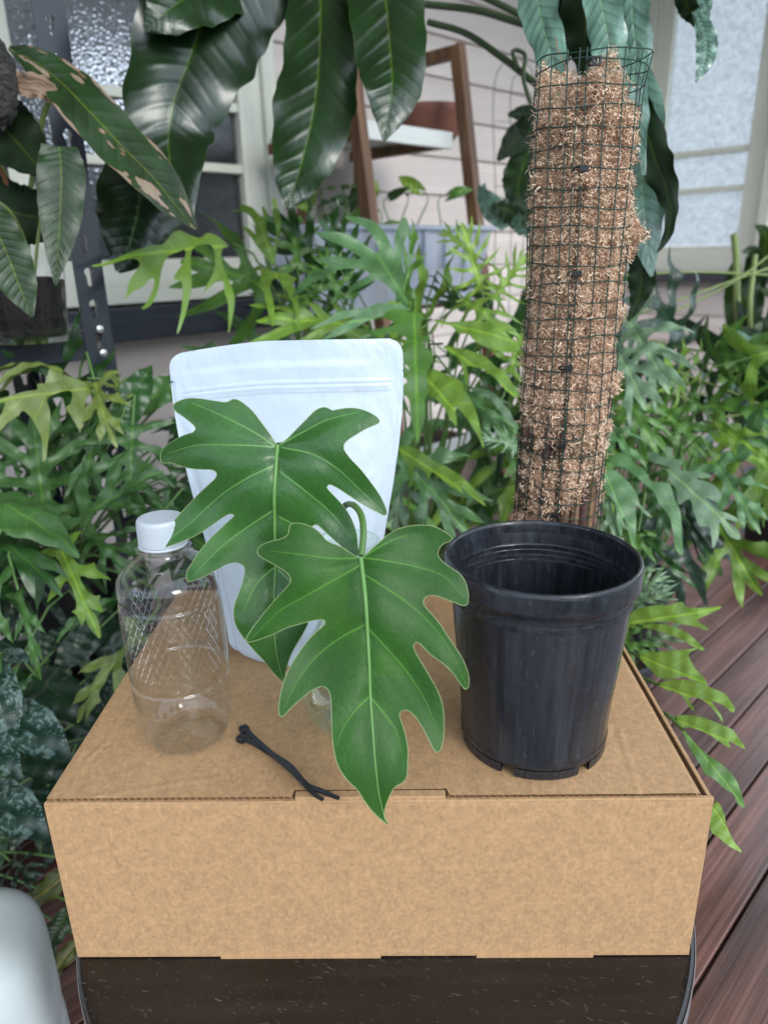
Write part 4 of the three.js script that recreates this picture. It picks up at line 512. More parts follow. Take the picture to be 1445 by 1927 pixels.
function leafTex(def, seed) {
  const S = 256, cv = document.createElement('canvas'); cv.width = cv.height = S; const c = cv.getContext('2d'), im = c.createImageData(S, S);
  for (let j = 0; j < S; j++) for (let i = 0; i < S; i++) { const k = 190 + 60 * (fbm(i / S, j / S, 5, 5, seed, 4) - 0.5) + 22 * (fbm(i / S, j / S, 50, 50, seed + 3, 2) - 0.5), o = (j * S + i) * 4; im.data[o] = k; im.data[o + 1] = k; im.data[o + 2] = k; im.data[o + 3] = 255; }
  c.putImageData(im, 0, 0); const X = x => (x + 0.75) / 1.5 * S, Y = y => S - (y + 0.3) / 1.5 * S; c.lineCap = 'round';
  const ln = (p, w, a) => { c.strokeStyle = `rgba(255,250,205,${a})`; c.lineWidth = w; c.beginPath(); p.forEach((q, i) => i ? c.lineTo(X(q[0]), Y(q[1])) : c.moveTo(X(q[0]), Y(q[1]))); c.stroke(); };
  ln([[0, 0], [0, 0.98]], 3.2, 0.9); for (const [s, y, a, L, b] of def.veins) ln([0, 0.3, 0.6, 0.95].map(k => [s * Math.sin(a) * L * k, y + Math.cos(a) * L * k + b * L * k * k]), 1.5, 0.6);
  const t = new THREE.CanvasTexture(cv); t.colorSpace = THREE.SRGBColorSpace; return t;
}
const leafMaps = shapeDefs.map((d, i) => leafTex(d, 200 + i * 9));
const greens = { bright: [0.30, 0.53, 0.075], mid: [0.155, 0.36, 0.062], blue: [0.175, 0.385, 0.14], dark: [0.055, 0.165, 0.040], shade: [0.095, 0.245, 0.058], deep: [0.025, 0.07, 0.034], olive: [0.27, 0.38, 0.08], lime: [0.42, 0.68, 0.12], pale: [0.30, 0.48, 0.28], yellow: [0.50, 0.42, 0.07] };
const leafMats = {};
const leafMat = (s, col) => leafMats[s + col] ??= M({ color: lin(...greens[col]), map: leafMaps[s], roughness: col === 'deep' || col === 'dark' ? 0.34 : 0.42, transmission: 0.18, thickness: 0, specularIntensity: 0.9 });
const leafGeos = shapeDefs.map((d, s) => [0, 1, 2].map(b => {
  const { v, f } = refine(smooth(d.out, 190), 0.075); const P = [], U = [], I = f.flat(), arch = [0.10, 0.20, 0.05][b], drp = [0.35, 0.75, 0.15][b], fold = [0.22, 0.10, 0.34][b];
  for (const [x, y] of v) { const X = Math.abs(x); P.push(x * (1 - 0.25 * drp * X), y - 0.05 * X * drp, arch * 4 * y * (1 - y) - arch * 0.5 + fold * X - drp * 1.15 * X * X + 0.018 * Math.sin(x * 19 + y * 13 + b * 2) + 0.012 * Math.sin(y * 31 - x * 11)); U.push((x + 0.75) / 1.5, (y + 0.3) / 1.5); }
  const g = new THREE.BufferGeometry(); g.setAttribute('position', new THREE.Float32BufferAttribute(P, 3)); g.setAttribute('uv', new THREE.Float32BufferAttribute(U, 2)); g.setIndex(I); g.computeVertexNormals(); return g;
}));
const petMat = M({ color: lin(0.10, 0.20, 0.05), roughness: 0.5 });
function leaf(root, b, t, wr, roll, s, bend, col, crown, name = 'leaf') { // b, t world points of base and tip
  const a = t.clone().sub(b), L = a.length(); a.normalize(); const toCam = CAM.clone().sub(b).normalize().add(V(0, 0.45, 0)); let n = toCam.addScaledVector(a, -toCam.dot(a)).normalize(); n.applyAxisAngle(a, roll); const x = a.clone().cross(n).normalize();
  const m = add(name, leafGeos[s][bend], leafMat(s, col), root); m.quaternion.setFromRotationMatrix(new THREE.Matrix4().makeBasis(x, a, n)); m.scale.set(L * wr, L, L); m.position.copy(b).sub(root.position);
  if (crown) { const d = b.distanceTo(crown), m1 = b.clone().addScaledVector(a, -0.18 * d), c2 = crown.clone().lerp(b, 0.45); c2.y += 0.12 * d; add('petiole', tube([crown.clone(), c2, m1.lerp(b, 0.4), b.clone()].map(p => p.sub(root.position)), q => lerp(0.0032, 0.0016, q), 12, 5), petMat, root); }
  return m;
}
const potMat = M({ color: lin(0.016, 0.016, 0.018), roughness: 0.45 });
const soilMat = M({ color: lin(0.03, 0.021, 0.015), roughness: 1 });
const potGeo = [[0.001, 0.0], [0.070, 0.0], [0.092, 0.165], [0.098, 0.166], [0.098, 0.185], [0.092, 0.185], [0.090, 0.16], [0.001, 0.155]];
function floorPot(p, label, k = 1) { const t = thing('plant_pot', label, 'pot', p); add('body', new THREE.LatheGeometry(potGeo.map(q => new THREE.Vector2(q[0] * k, q[1] * k)), 40), potMat, t); add('soil', new THREE.CircleGeometry(0.0885 * k, 32).rotateX(-Math.PI / 2).translate(0, 0.160 * k, 0), soilMat, t); return V(p.x, p.y + 0.162 * k, p.z); }
const TAU = 6.2832, rad = Math.PI / 180;
function plant(name, label, crown, group) { return thing(name, label, 'plant', crown.clone(), group); }
function fill(root, crown, n, seed, x0, x1, y0, y1, d0, d1, len, cols, shapes) { // loose leaves between and behind the main ones
  const r = rng(seed);
  for (let i = 0; i < n; i++) { const px = lerp(x0, x1, r()), py = lerp(y0, y1, r()), d = lerp(d0, d1, r()), b = at(px, py, d), out = V((px - (x0 + x1) / 2) / (x1 - x0) * 1.6 + (r() - 0.5), (0.35 - (py - y0) / (y1 - y0)) * 1.1 + (r() - 0.6) * 0.6, 0.5 * r() + 0.1).normalize(), L = len * (0.65 + 0.6 * r()); leaf(root, b, b.clone().addScaledVector(out, L), 0.7 + 0.35 * r(), (r() - 0.5) * 1.4, shapes[Math.floor(r() * shapes.length)], Math.floor(r() * 3), cols[Math.floor(r() * cols.length)], r() < 0.8 ? crown : null); }
}
function leaves(root, crown, list) { for (const [bx, by, bd, tx, ty, td, w, ro, s, b, col] of list) leaf(root, at(bx, by, bd), at(tx, ty, td), w, ro * rad, s, b, col, crown); }


function traced(root, z, raw, b, bd, t, td, col, crown, o = {}) { // outline read from an enlarged view, laid in its own sloping plane and bent
  const m = ([x, y]) => [z[0] + x / z[2], z[1] + y / z[2]], bp = m(b), tp = m(t), B = at(bp[0], bp[1], bd), T = at(tp[0], tp[1], td), a = T.clone().sub(B), L = a.length(); a.normalize();
  const { roll = 0, droop = 1.2, fold = 0.12, wav = 0.012, name = 'leaf' } = o; let s = CX.clone().addScaledVector(CU, 0.001).addScaledVector(a, -CX.dot(a)); const perp = CF.clone().cross(a).normalize(); s = perp.clone(); s.applyAxisAngle(a, roll); const n = a.clone().cross(s).normalize(); if (n.dot(CF) > 0) { n.negate(); }
  const loc = (p) => { const q = m(p), r = rayOf(q[0], q[1]), k = B.clone().sub(CAM).dot(n) / r.dot(n), w = CAM.clone().addScaledVector(r, k).sub(B); return [w.dot(s), w.dot(a)]; };
  const { v, f } = refine(smooth(raw.map(loc), 200), L * 0.07), P = [], U = [];
  for (const [x, y] of v) { const X = x / L, Y = y / L, h = L * (fold * Math.abs(X) - droop * X * X * 0.5 - 0.25 * (Y - 0.5) ** 2 + wav * Math.sin(X * 17 + Y * 11) + wav * 0.7 * Math.sin(Y * 27 - X * 9)), p = B.clone().addScaledVector(s, x).addScaledVector(a, y).addScaledVector(n, h); P.push(p.x, p.y, p.z); U.push((X + 0.75) / 1.5, (Y + 0.3) / 1.5); }
  const g = new THREE.BufferGeometry(); g.setAttribute('position', new THREE.Float32BufferAttribute(P, 3)); g.setAttribute('uv', new THREE.Float32BufferAttribute(U, 2)); g.setIndex(f.flat()); g.computeVertexNormals();
  const lf = part(name, g, leafMat(o.s ?? 1, col), root);
  if (crown) { const d = B.distanceTo(crown), c2 = crown.clone().lerp(B, 0.5); c2.y += 0.1 * d; add('petiole', tube([crown.clone(), c2, B.clone().addScaledVector(a, -0.05 * d).addScaledVector(n, -0.02), B.clone()].map(p => p.sub(root.position)), q => lerp(0.0034, 0.0018, q), 14, 6), petMat, root); }
  return lf;
}
// ---------------------------------------------------------------- lobed philodendrons
{
  const a0 = onLevel(120, 1180, 0); const cA = floorPot(V(-0.55, 0.28, -0.78), 'black pot on the plinth left of the box, under lobed leaves', 1.0);
  const pl = thing('plinth', 'dark wooden plinth under the left lobed plant', 'plinth', V(-0.55, 0, -0.78)); add('top', rbox(-0.13, 0.13, 0.262, 0.2795, -0.13, 0.13, 0.003), M({ color: lin(0.03, 0.025, 0.022), roughness: 0.6 }), pl); for (const [x, z] of [[-1, -1], [1, -1], [-1, 1], [1, 1]]) add('leg', rbox(x * 0.1 - 0.015, x * 0.1 + 0.015, 0.0005, 0.2615, z * 0.1 - 0.015, z * 0.1 + 0.015, 0.002), M({ color: lin(0.03, 0.025, 0.022), roughness: 0.6 }), pl);
  const A = plant('lobed_philodendron', 'bushy lobed green plant at the left, behind the clear bottle', cA, 'lobed philodendrons around the table');
  leaves(A, cA, [
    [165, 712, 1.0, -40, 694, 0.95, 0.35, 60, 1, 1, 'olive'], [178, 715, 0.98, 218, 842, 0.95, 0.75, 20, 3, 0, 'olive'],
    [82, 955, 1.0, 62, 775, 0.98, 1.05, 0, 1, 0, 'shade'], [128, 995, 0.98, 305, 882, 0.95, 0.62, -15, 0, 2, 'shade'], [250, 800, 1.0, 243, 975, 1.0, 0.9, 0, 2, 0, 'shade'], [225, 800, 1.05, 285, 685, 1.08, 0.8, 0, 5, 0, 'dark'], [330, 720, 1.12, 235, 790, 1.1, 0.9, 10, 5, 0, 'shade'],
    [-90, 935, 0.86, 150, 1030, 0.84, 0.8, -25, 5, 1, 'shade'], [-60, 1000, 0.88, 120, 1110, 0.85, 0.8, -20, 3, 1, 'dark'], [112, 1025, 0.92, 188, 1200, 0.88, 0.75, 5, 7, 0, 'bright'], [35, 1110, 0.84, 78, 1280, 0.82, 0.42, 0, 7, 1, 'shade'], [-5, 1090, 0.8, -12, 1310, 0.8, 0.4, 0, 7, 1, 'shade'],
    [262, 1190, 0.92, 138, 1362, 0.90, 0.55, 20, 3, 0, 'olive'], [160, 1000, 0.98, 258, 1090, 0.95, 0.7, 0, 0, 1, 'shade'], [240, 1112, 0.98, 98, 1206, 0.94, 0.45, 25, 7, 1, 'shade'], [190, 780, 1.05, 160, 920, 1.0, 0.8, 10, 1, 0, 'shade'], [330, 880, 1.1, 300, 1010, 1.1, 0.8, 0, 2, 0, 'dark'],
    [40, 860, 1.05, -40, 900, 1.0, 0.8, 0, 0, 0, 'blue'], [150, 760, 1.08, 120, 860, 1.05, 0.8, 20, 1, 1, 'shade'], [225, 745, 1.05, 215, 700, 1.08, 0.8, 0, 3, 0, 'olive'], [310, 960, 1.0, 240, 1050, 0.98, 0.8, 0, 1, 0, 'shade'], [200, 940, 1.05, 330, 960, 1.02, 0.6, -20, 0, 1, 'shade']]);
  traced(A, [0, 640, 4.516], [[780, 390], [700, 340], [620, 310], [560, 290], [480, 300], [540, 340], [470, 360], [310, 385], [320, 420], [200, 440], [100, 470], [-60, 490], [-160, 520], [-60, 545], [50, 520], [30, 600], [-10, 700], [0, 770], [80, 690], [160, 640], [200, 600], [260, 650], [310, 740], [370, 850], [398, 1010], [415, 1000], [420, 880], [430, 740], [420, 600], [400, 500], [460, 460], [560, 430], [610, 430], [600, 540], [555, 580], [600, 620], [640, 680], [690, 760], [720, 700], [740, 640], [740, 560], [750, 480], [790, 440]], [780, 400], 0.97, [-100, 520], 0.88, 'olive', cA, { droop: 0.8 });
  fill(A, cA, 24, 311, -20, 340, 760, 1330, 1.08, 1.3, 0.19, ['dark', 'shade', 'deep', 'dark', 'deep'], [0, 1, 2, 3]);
}
{
  const cB = floorPot(V(0.06, 0.0005, -0.95), 'tall black pot hidden in the lobed leaves behind the pouch', 1.5);
  const B = plant('lobed_philodendron', 'large lobed green plant in the middle, between the pouch and the moss pole', cB, 'lobed philodendrons around the table');
  leaves(B, cB, [
    [560, 500, 1.25, 545, 400, 1.3, 0.8, 20, 1, 0, 'mid'],
    [760, 560, 1.12, 778, 405, 1.16, 0.4, 30, 7, 2, 'mid'], [740, 640, 1.1, 590, 690, 1.05, 0.65, -10, 0, 1, 'mid'],
    [905, 545, 1.15, 868, 415, 1.12, 0.8, 0, 4, 0, 'lime'], [930, 560, 1.16, 1000, 470, 1.15, 0.85, 0, 4, 0, 'lime'], [870, 560, 1.14, 960, 640, 1.1, 0.8, 0, 1, 1, 'bright'], [860, 720, 1.12, 990, 870, 1.08, 0.5, 0, 0, 1, 'blue'],
    [745, 850, 1.0, 885, 1010, 0.96, 0.75, 0, 0, 0, 'blue'], [760, 880, 1.02, 740, 1010, 1.0, 0.8, 0, 3, 0, 'pale'], [975, 840, 1.05, 900, 822, 1.04, 0.7, 0, 4, 2, 'pale'], [700, 650, 1.12, 720, 800, 1.08, 0.8, 0, 1, 1, 'mid'], [640, 560, 1.2, 600, 470, 1.2, 0.8, 0, 0, 0, 'mid'], [600, 540, 1.22, 545, 620, 1.18, 0.8, 0, 2, 1, 'mid'], [880, 470, 1.2, 830, 430, 1.2, 0.9, 0, 1, 0, 'bright'], [960, 700, 1.15, 985, 620, 1.2, 0.8, 0, 2, 0, 'bright']]);
  const z1 = [160, 360, 3.6125], z2 = [480, 0, 2.752], z3 = [720, 560, 4.379];
  traced(B, z1, [[1000, 345], [900, 290], [840, 270], [800, 300], [700, 285], [640, 270], [590, 290], [560, 330], [520, 370], [440, 375], [350, 400], [250, 430], [100, 462], [50, 470], [120, 480], [230, 465], [340, 465], [375, 490], [350, 540], [310, 600], [290, 680], [283, 725], [330, 670], [400, 640], [440, 600], [470, 590], [465, 660], [430, 740], [385, 800], [450, 770], [490, 690], [510, 600], [535, 500], [560, 450], [640, 400], [690, 385], [670, 480], [600, 605], [645, 620], [660, 700], [655, 800], [640, 960], [690, 820], [715, 700], [715, 560], [720, 450], [740, 380], [860, 350], [890, 390], [890, 480], [870, 560], [805, 690], [860, 640], [910, 600], [940, 600], [950, 680], [975, 760], [980, 860], [985, 960], [1010, 870], [1020, 760], [1000, 640], [985, 560], [960, 500], [940, 430], [950, 370]], [1000, 350], 1.14, [60, 470], 1.0, 'bright', cB, { droop: 0.5 });
  traced(B, z1, [[1280, 490], [1190, 400], [1120, 300], [1060, 230], [1130, 260], [1160, 290], [1150, 210], [1090, 140], [980, 110], [1060, 108], [1040, 75], [1120, 90], [1180, 150], [1210, 180], [1200, 90], [1240, 150], [1230, 220], [1260, 330], [1280, 370], [1300, 300], [1290, 200], [1270, 130], [1310, 110], [1330, 200], [1320, 310], [1300, 400]], [1282, 485], 1.2, [1150, 100], 1.2, 'bright', cB);
  traced(B, z1, [[1290, 520], [1220, 480], [1160, 430], [1110, 470], [1030, 590], [1100, 530], [1170, 490], [1190, 560], [1180, 650], [1210, 680], [1230, 760], [1270, 890], [1285, 800], [1270, 700], [1260, 620], [1290, 580], [1330, 620], [1380, 700], [1420, 780], [1450, 900], [1445, 720], [1410, 610], [1440, 580], [1360, 530]], [1300, 525], 1.18, [1280, 880], 1.1, 'bright', cB);
  traced(B, z2, [[820, 1600], [770, 1500], [790, 1400], [840, 1310], [790, 1340], [772, 1420], [762, 1300], [810, 1180], [805, 1130], [740, 1190], [722, 1300], [700, 1250], [640, 1160], [560, 1130], [480, 1130], [600, 1200], [640, 1310], [560, 1260], [460, 1210], [340, 1220], [480, 1290], [560, 1345], [420, 1335], [330, 1360], [400, 1385], [300, 1460], [250, 1590], [340, 1480], [440, 1405], [560, 1400], [600, 1420], [530, 1460], [485, 1530], [560, 1485], [640, 1450], [720, 1520], [780, 1590]], [810, 1600], 1.1, [560, 1200], 1.02, 'blue', cB);
  traced(B, z2, [[820, 1600], [740, 1570], [640, 1570], [560, 1600], [440, 1610], [370, 1650], [300, 1690], [420, 1660], [520, 1642], [440, 1690], [360, 1750], [470, 1722], [600, 1655], [720, 1625], [700, 1680], [540, 1750], [640, 1732], [760, 1692], [822, 1660]], [825, 1620], 1.1, [330, 1690], 1.02, 'blue', cB, { droop: 0.6 });
  traced(B, z3, [[200, 60], [330, 100], [300, 300], [400, 330], [330, 380], [410, 470], [400, 560], [360, 640], [380, 760], [350, 850], [350, 960], [320, 1070], [290, 1175], [260, 1070], [230, 960], [210, 830], [130, 765], [200, 700], [140, 640], [220, 600], [150, 480], [222, 410], [140, 430], [200, 330], [100, 270], [-60, 300], [-100, 260], [20, 220], [100, 200], [0, 120], [-80, 130], [60, 60]], [260, 90], 1.06, [290, 1165], 1.0, 'mid', cB);
  traced(B, z3, [[330, 560], [430, 570], [560, 640], [650, 690], [690, 790], [750, 890], [790, 1020], [825, 1215], [780, 1130], [720, 1040], [640, 930], [600, 900], [610, 1060], [560, 1010], [500, 900], [430, 830], [360, 780], [320, 680]], [330, 620], 1.05, [820, 1200], 0.98, 'bright', cB);
  traced(B, z3, [[400, 160], [560, 200], [720, 190], [900, 200], [1090, 275], [940, 262], [1000, 300], [1110, 380], [1100, 430], [900, 420], [760, 360], [700, 300], [620, 290], [560, 230], [450, 200]], [400, 180], 1.08, [1090, 350], 1.02, 'bright', cB);
  traced(B, z3, [[480, 370], [600, 400], [720, 440], [830, 480], [930, 560], [1040, 660], [1100, 790], [1080, 800], [960, 700], [860, 610], [760, 570], [690, 560], [710, 660], [690, 760], [670, 640], [620, 500], [540, 440]], [490, 380], 1.07, [1090, 790], 1.0, 'bright', cB);
  traced(B, z3, [[90, 1210], [200, 1215], [320, 1270], [400, 1330], [520, 1390], [620, 1450], [720, 1540], [800, 1640], [830, 1700], [740, 1640], [640, 1560], [660, 1605], [560, 1560], [460, 1480], [400, 1430], [380, 1500], [330, 1420], [260, 1390], [250, 1480], [230, 1570], [210, 1440], [150, 1300]], [100, 1220], 1.0, [820, 1690], 0.93, 'bright', cB);
  traced(B, z3, [[690, 730], [800, 740], [900, 800], [980, 860], [1060, 960], [1090, 1060], [1000, 980], [920, 880], [820, 800]], [700, 735], 1.08, [1080, 1050], 1.04, 'pale', cB, { s: 6 });
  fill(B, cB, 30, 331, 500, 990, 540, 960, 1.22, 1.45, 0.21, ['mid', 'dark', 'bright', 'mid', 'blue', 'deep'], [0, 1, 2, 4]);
}
{
  const cC = floorPot(V(0.47, 0.0005, -0.92), 'black pot in the shade right of the moss pole', 1.0);
  const C = plant('lobed_philodendron', 'lobed green plant with shiny pale leaves right of the moss pole', cC, 'lobed philodendrons around the table');
  leaves(C, cC, [
    [1345, 870, 1.15, 1432, 1005, 1.1, 0.7, 0, 3, 0, 'blue'], [1190, 985, 1.0, 1312, 1112, 0.95, 0.4, 20, 7, 1, 'dark'], [1290, 905, 1.15, 1322, 1050, 1.1, 0.45, 30, 0, 1, 'deep'], [1340, 790, 1.2, 1480, 900, 1.1, 0.45, 0, 7, 0, 'bright'],
    [1150, 640, 1.1, 1215, 770, 1.02, 0.75, 0, 1, 0, 'pale'], [1180, 600, 1.15, 1260, 740, 1.08, 0.7, 0, 1, 0, 'pale'], [1200, 1000, 0.98, 1180, 1110, 0.95, 0.6, 0, 0, 1, 'mid'], [1160, 720, 1.15, 1240, 860, 1.1, 0.7, 0, 2, 1, 'mid'], [1240, 760, 1.25, 1330, 860, 1.2, 0.7, 0, 0, 0, 'mid'], [1140, 940, 0.95, 1170, 1060, 0.93, 0.6, 10, 7, 0, 'pale'], [1220, 900, 1.1, 1260, 1010, 1.05, 0.7, 0, 1, 0, 'dark'], [1130, 780, 1.05, 1210, 900, 1.0, 0.5, 0, 3, 0, 'blue']]);
  const z4 = [1000, 640, 3.247];
  traced(C, z4, [[830, 790], [720, 690], [705, 640], [760, 650], [820, 700], [815, 620], [850, 615], [870, 700], [920, 720], [905, 780], [980, 790], [1090, 815], [1100, 830], [1000, 850], [1080, 870], [1160, 950], [1130, 985], [1060, 960], [1150, 1040], [1260, 1085], [1262, 1105], [1180, 1090], [1270, 1160], [1275, 1200], [1220, 1190], [1150, 1110], [1140, 1200], [1110, 1260], [1080, 1130], [1030, 1130], [990, 1060], [960, 970], [900, 1010], [880, 900], [840, 850]], [830, 780], 1.02, [1265, 1190], 0.95, 'pale', cC);
  traced(C, z4, [[450, 730], [540, 670], [600, 720], [690, 790], [730, 860], [840, 880], [870, 960], [910, 1050], [920, 1180], [925, 1300], [890, 1270], [860, 1150], [830, 1060], [780, 1000], [740, 930], [660, 860], [600, 800], [560, 770], [480, 760]], [470, 735], 0.98, [915, 1290], 0.92, 'blue', cC);
  traced(C, z4, [[440, 760], [520, 790], [600, 870], [640, 930], [660, 1000], [740, 1080], [690, 1060], [640, 1010], [640, 1110], [630, 1270], [600, 1190], [560, 1080], [550, 1200], [520, 1120], [510, 1000], [470, 940], [440, 880]], [445, 790], 0.95, [630, 1260], 0.92, 'blue', cC);
  fill(C, cC, 26, 351, 1130, 1440, 640, 960, 1.15, 1.55, 0.18, ['mid', 'dark', 'bright', 'blue', 'deep', 'mid'], [0, 1, 2, 4, 7]);
}
{
  const cD = floorPot(V(0.28, 0.0005, -0.52), 'black pot on the deck right behind the box', 1.0);
  const D = plant('lobed_philodendron', 'bright green lobed plant spilling out beside the right edge of the box', cD, 'lobed philodendrons around the table');
  leaves(D, cD, [[1180, 1120, 0.92, 1262, 1082, 0.9, 0.7, 0, 4, 0, 'pale'], [1170, 1140, 0.92, 1270, 1115, 0.88, 0.6, 20, 2, 0, 'pale'], [1190, 1215, 0.9, 1280, 1190, 0.86, 0.8, 10, 2, 0, 'pale'], [1160, 1210, 0.86, 1185, 1170, 0.85, 0.8, 0, 6, 0, 'lime'], [1165, 1075, 0.93, 1250, 1070, 0.9, 0.4, 20, 7, 0, 'pale'], [1160, 1100, 0.95, 1200, 1040, 0.95, 0.6, 0, 7, 0, 'pale'], [1150, 1190, 0.9, 1240, 1250, 0.86, 0.7, 0, 1, 0, 'mid']]);
  const z5 = [1140, 1040, 3.213];
  [[[[120, 440], [180, 350], [280, 320], [380, 315], [460, 300], [480, 325], [600, 335], [700, 335], [640, 370], [550, 410], [600, 450], [620, 472], [540, 450], [460, 430], [360, 420], [240, 430], [150, 460]], [120, 430], 0.86, [700, 340], 0.82, 'bright'],
    [[[200, 440], [330, 430], [440, 460], [520, 510], [590, 590], [560, 585], [480, 540], [400, 500], [300, 470]], [210, 445], 0.85, [585, 585], 0.81, 'bright'],
    [[[190, 615], [300, 600], [430, 590], [550, 580], [500, 610], [530, 690], [590, 760], [605, 800], [560, 790], [470, 750], [400, 765], [330, 760], [260, 700]], [195, 625], 0.82, [600, 790], 0.78, 'bright'],
    [[[310, 800], [400, 770], [520, 775], [640, 820], [720, 860], [775, 950], [765, 970], [700, 920], [640, 900], [690, 980], [705, 1030], [640, 940], [560, 880], [500, 880], [540, 960], [500, 930], [450, 860], [360, 830]], [315, 800], 0.79, [770, 960], 0.75, 'bright'],
    [[[415, 995], [500, 985], [600, 1000], [680, 1035], [760, 1070], [800, 1120], [840, 1190], [780, 1160], [740, 1140], [750, 1180], [680, 1140], [600, 1090], [520, 1060], [450, 1050]], [420, 1010], 0.76, [835, 1180], 0.73, 'bright'],
    [[[460, 1060], [520, 1130], [600, 1210], [700, 1280], [770, 1350], [810, 1430], [840, 1540], [800, 1520], [770, 1460], [720, 1430], [650, 1370], [600, 1340], [560, 1270], [500, 1170]], [465, 1070], 0.74, [835, 1530], 0.70, 'mid'],
    [[[670, 1500], [710, 1570], [730, 1660], [770, 1740], [820, 1805], [740, 1770], [680, 1720], [640, 1690], [610, 1600]], [640, 1530], 0.72, [815, 1800], 0.69, 'lime']].forEach(([o, b, bd, t, td, c]) => traced(D, z5, o, b, bd, t, td, c, cD, { droop: 1.0 }));
}
const STRAP = [];
{ // heart and silver leaves low at the left
  const cE = floorPot(V(-0.66, 0.0005, -0.42), 'small black pot in the dark corner under the left leaves', 0.8);
  const E = plant('trailing_pothos', 'dark heart shaped leaves low in the shade left of the box', cE);
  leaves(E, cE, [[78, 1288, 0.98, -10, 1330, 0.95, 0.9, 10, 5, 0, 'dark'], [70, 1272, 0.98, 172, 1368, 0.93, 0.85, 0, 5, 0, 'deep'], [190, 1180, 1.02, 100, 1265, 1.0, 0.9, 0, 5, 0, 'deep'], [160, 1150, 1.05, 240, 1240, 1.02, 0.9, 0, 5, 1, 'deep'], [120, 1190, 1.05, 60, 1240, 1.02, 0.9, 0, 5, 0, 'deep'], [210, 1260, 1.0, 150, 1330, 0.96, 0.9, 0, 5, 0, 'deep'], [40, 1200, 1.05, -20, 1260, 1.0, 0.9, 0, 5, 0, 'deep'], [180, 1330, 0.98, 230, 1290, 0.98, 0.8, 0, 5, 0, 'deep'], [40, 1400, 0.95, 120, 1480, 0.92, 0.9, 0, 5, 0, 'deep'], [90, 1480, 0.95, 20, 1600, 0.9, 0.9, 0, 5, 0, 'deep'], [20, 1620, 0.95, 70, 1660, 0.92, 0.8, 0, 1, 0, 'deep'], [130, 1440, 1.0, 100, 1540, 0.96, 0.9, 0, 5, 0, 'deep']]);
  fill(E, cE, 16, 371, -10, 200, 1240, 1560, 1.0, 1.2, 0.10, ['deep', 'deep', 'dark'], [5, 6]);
  STRAP.push([E, cE]);
  const silver = tex(256, 256, (u, v) => { const n = 0.6 * fbm(u, v, 15, 15, 211, 5, 0.65) + 0.4 * fbm(u, v, 60, 60, 215, 2), e = Math.abs(u - 0.5), s = 0.8 * sstep(0.47, 0.60, n) * sstep(0.015, 0.04, e); return [lerp(0.10, 0.46, s), lerp(0.20, 0.54, s), lerp(0.15, 0.52, s)]; });
  const cS = floorPot(V(-0.74, 0.0005, -0.24), 'black pot of the silver splashed plant at the left', 0.8), S = plant('silver_pothos', 'dark leaves splashed with silver at the left edge of the photo', cS);
  leafMats['5silver'] = M({ map: silver, roughness: 0.45 }); leafMats['6silver'] = leafMats['5silver'];
  leaves(S, cS, [[8, 1335, 0.86, 136, 1432, 0.82, 0.85, 0, 5, 0, 'silver'], [-10, 1260, 0.86, 28, 1400, 0.83, 0.8, 0, 5, 0, 'silver'], [-25, 1490, 0.84, 92, 1580, 0.80, 0.9, 0, 5, 0, 'silver'], [-30, 1380, 0.84, 40, 1470, 0.8, 0.8, 0, 5, 0, 'silver'], [5, 1230, 0.9, 70, 1245, 0.88, 0.6, 0, 5, 0, 'silver']]);
}
// ---------------------------------------------------------------- large strap leaves
const strapTex = (seed, dmg) => tex(256, 512, (u, v) => { const e = Math.abs(u - 0.5) * 2, mid = Math.exp(-((e / 0.035) ** 2)), lv = 0.5 + 0.5 * Math.cos((v * 16 - e * 1.5) * TAU), vein = 0.35 * sstep(0.965, 1, lv) * (1 - e), n = fbm(u, v, 4, 10, seed, 4), f = fbm(u, v, 60, 60, seed + 5, 2), k = 0.70 + 0.4 * (n - 0.5) + 0.14 * (f - 0.5), rim = sstep(0.955, 1, e); let c = [k * 0.78 + 0.9 * mid + 0.30 * vein + 0.5 * rim, k + 0.55 * mid + 0.25 * vein + 0.2 * rim, k * 0.82 + 0.10 * mid + 0.1 * vein]; if (dmg) { const d = sstep(dmg, dmg + 0.05, fbm(u, v, 5, 9, seed + 9, 4) + 0.14 * e); c = [lerp(c[0], 3.4, d), lerp(c[1], 1.5, d), lerp(c[2], 2.4, d)]; } return [c[0] / 2.2, c[1] / 2.2, c[2] / 2.2]; });
const corrBump = tex(256, 512, grey((u, v) => { const e = Math.abs(u - 0.5) * 2, lv = 0.5 + 0.5 * Math.cos((v * 16 - e * 1.5) * TAU); return 0.35 + 0.4 * lv ** 3 * (1 - e * e) + 0.25 * fbm(u, v, 8, 16, 221, 3) - 0.3 * Math.exp(-((e / 0.03) ** 2)); }), false);
const st4 = tex(256, 512, (u, v) => { const e = Math.abs(u - 0.5) * 2, mid = Math.exp(-((e / 0.03) ** 2)), lv = 0.5 + 0.5 * Math.cos((v * 16 - e * 1.5) * TAU), k = 0.74 + 0.42 * (fbm(u, v, 5, 7, 261, 4) - 0.5) - 0.10 * lv ** 6; return [k * 0.92 + 0.15 * mid, k + 0.15 * mid, k * 0.95]; }), st1 = strapTex(231), st2 = strapTex(241, 0.72), st3 = strapTex(251);  // first map is pale: sky sheen put into the leaf colour
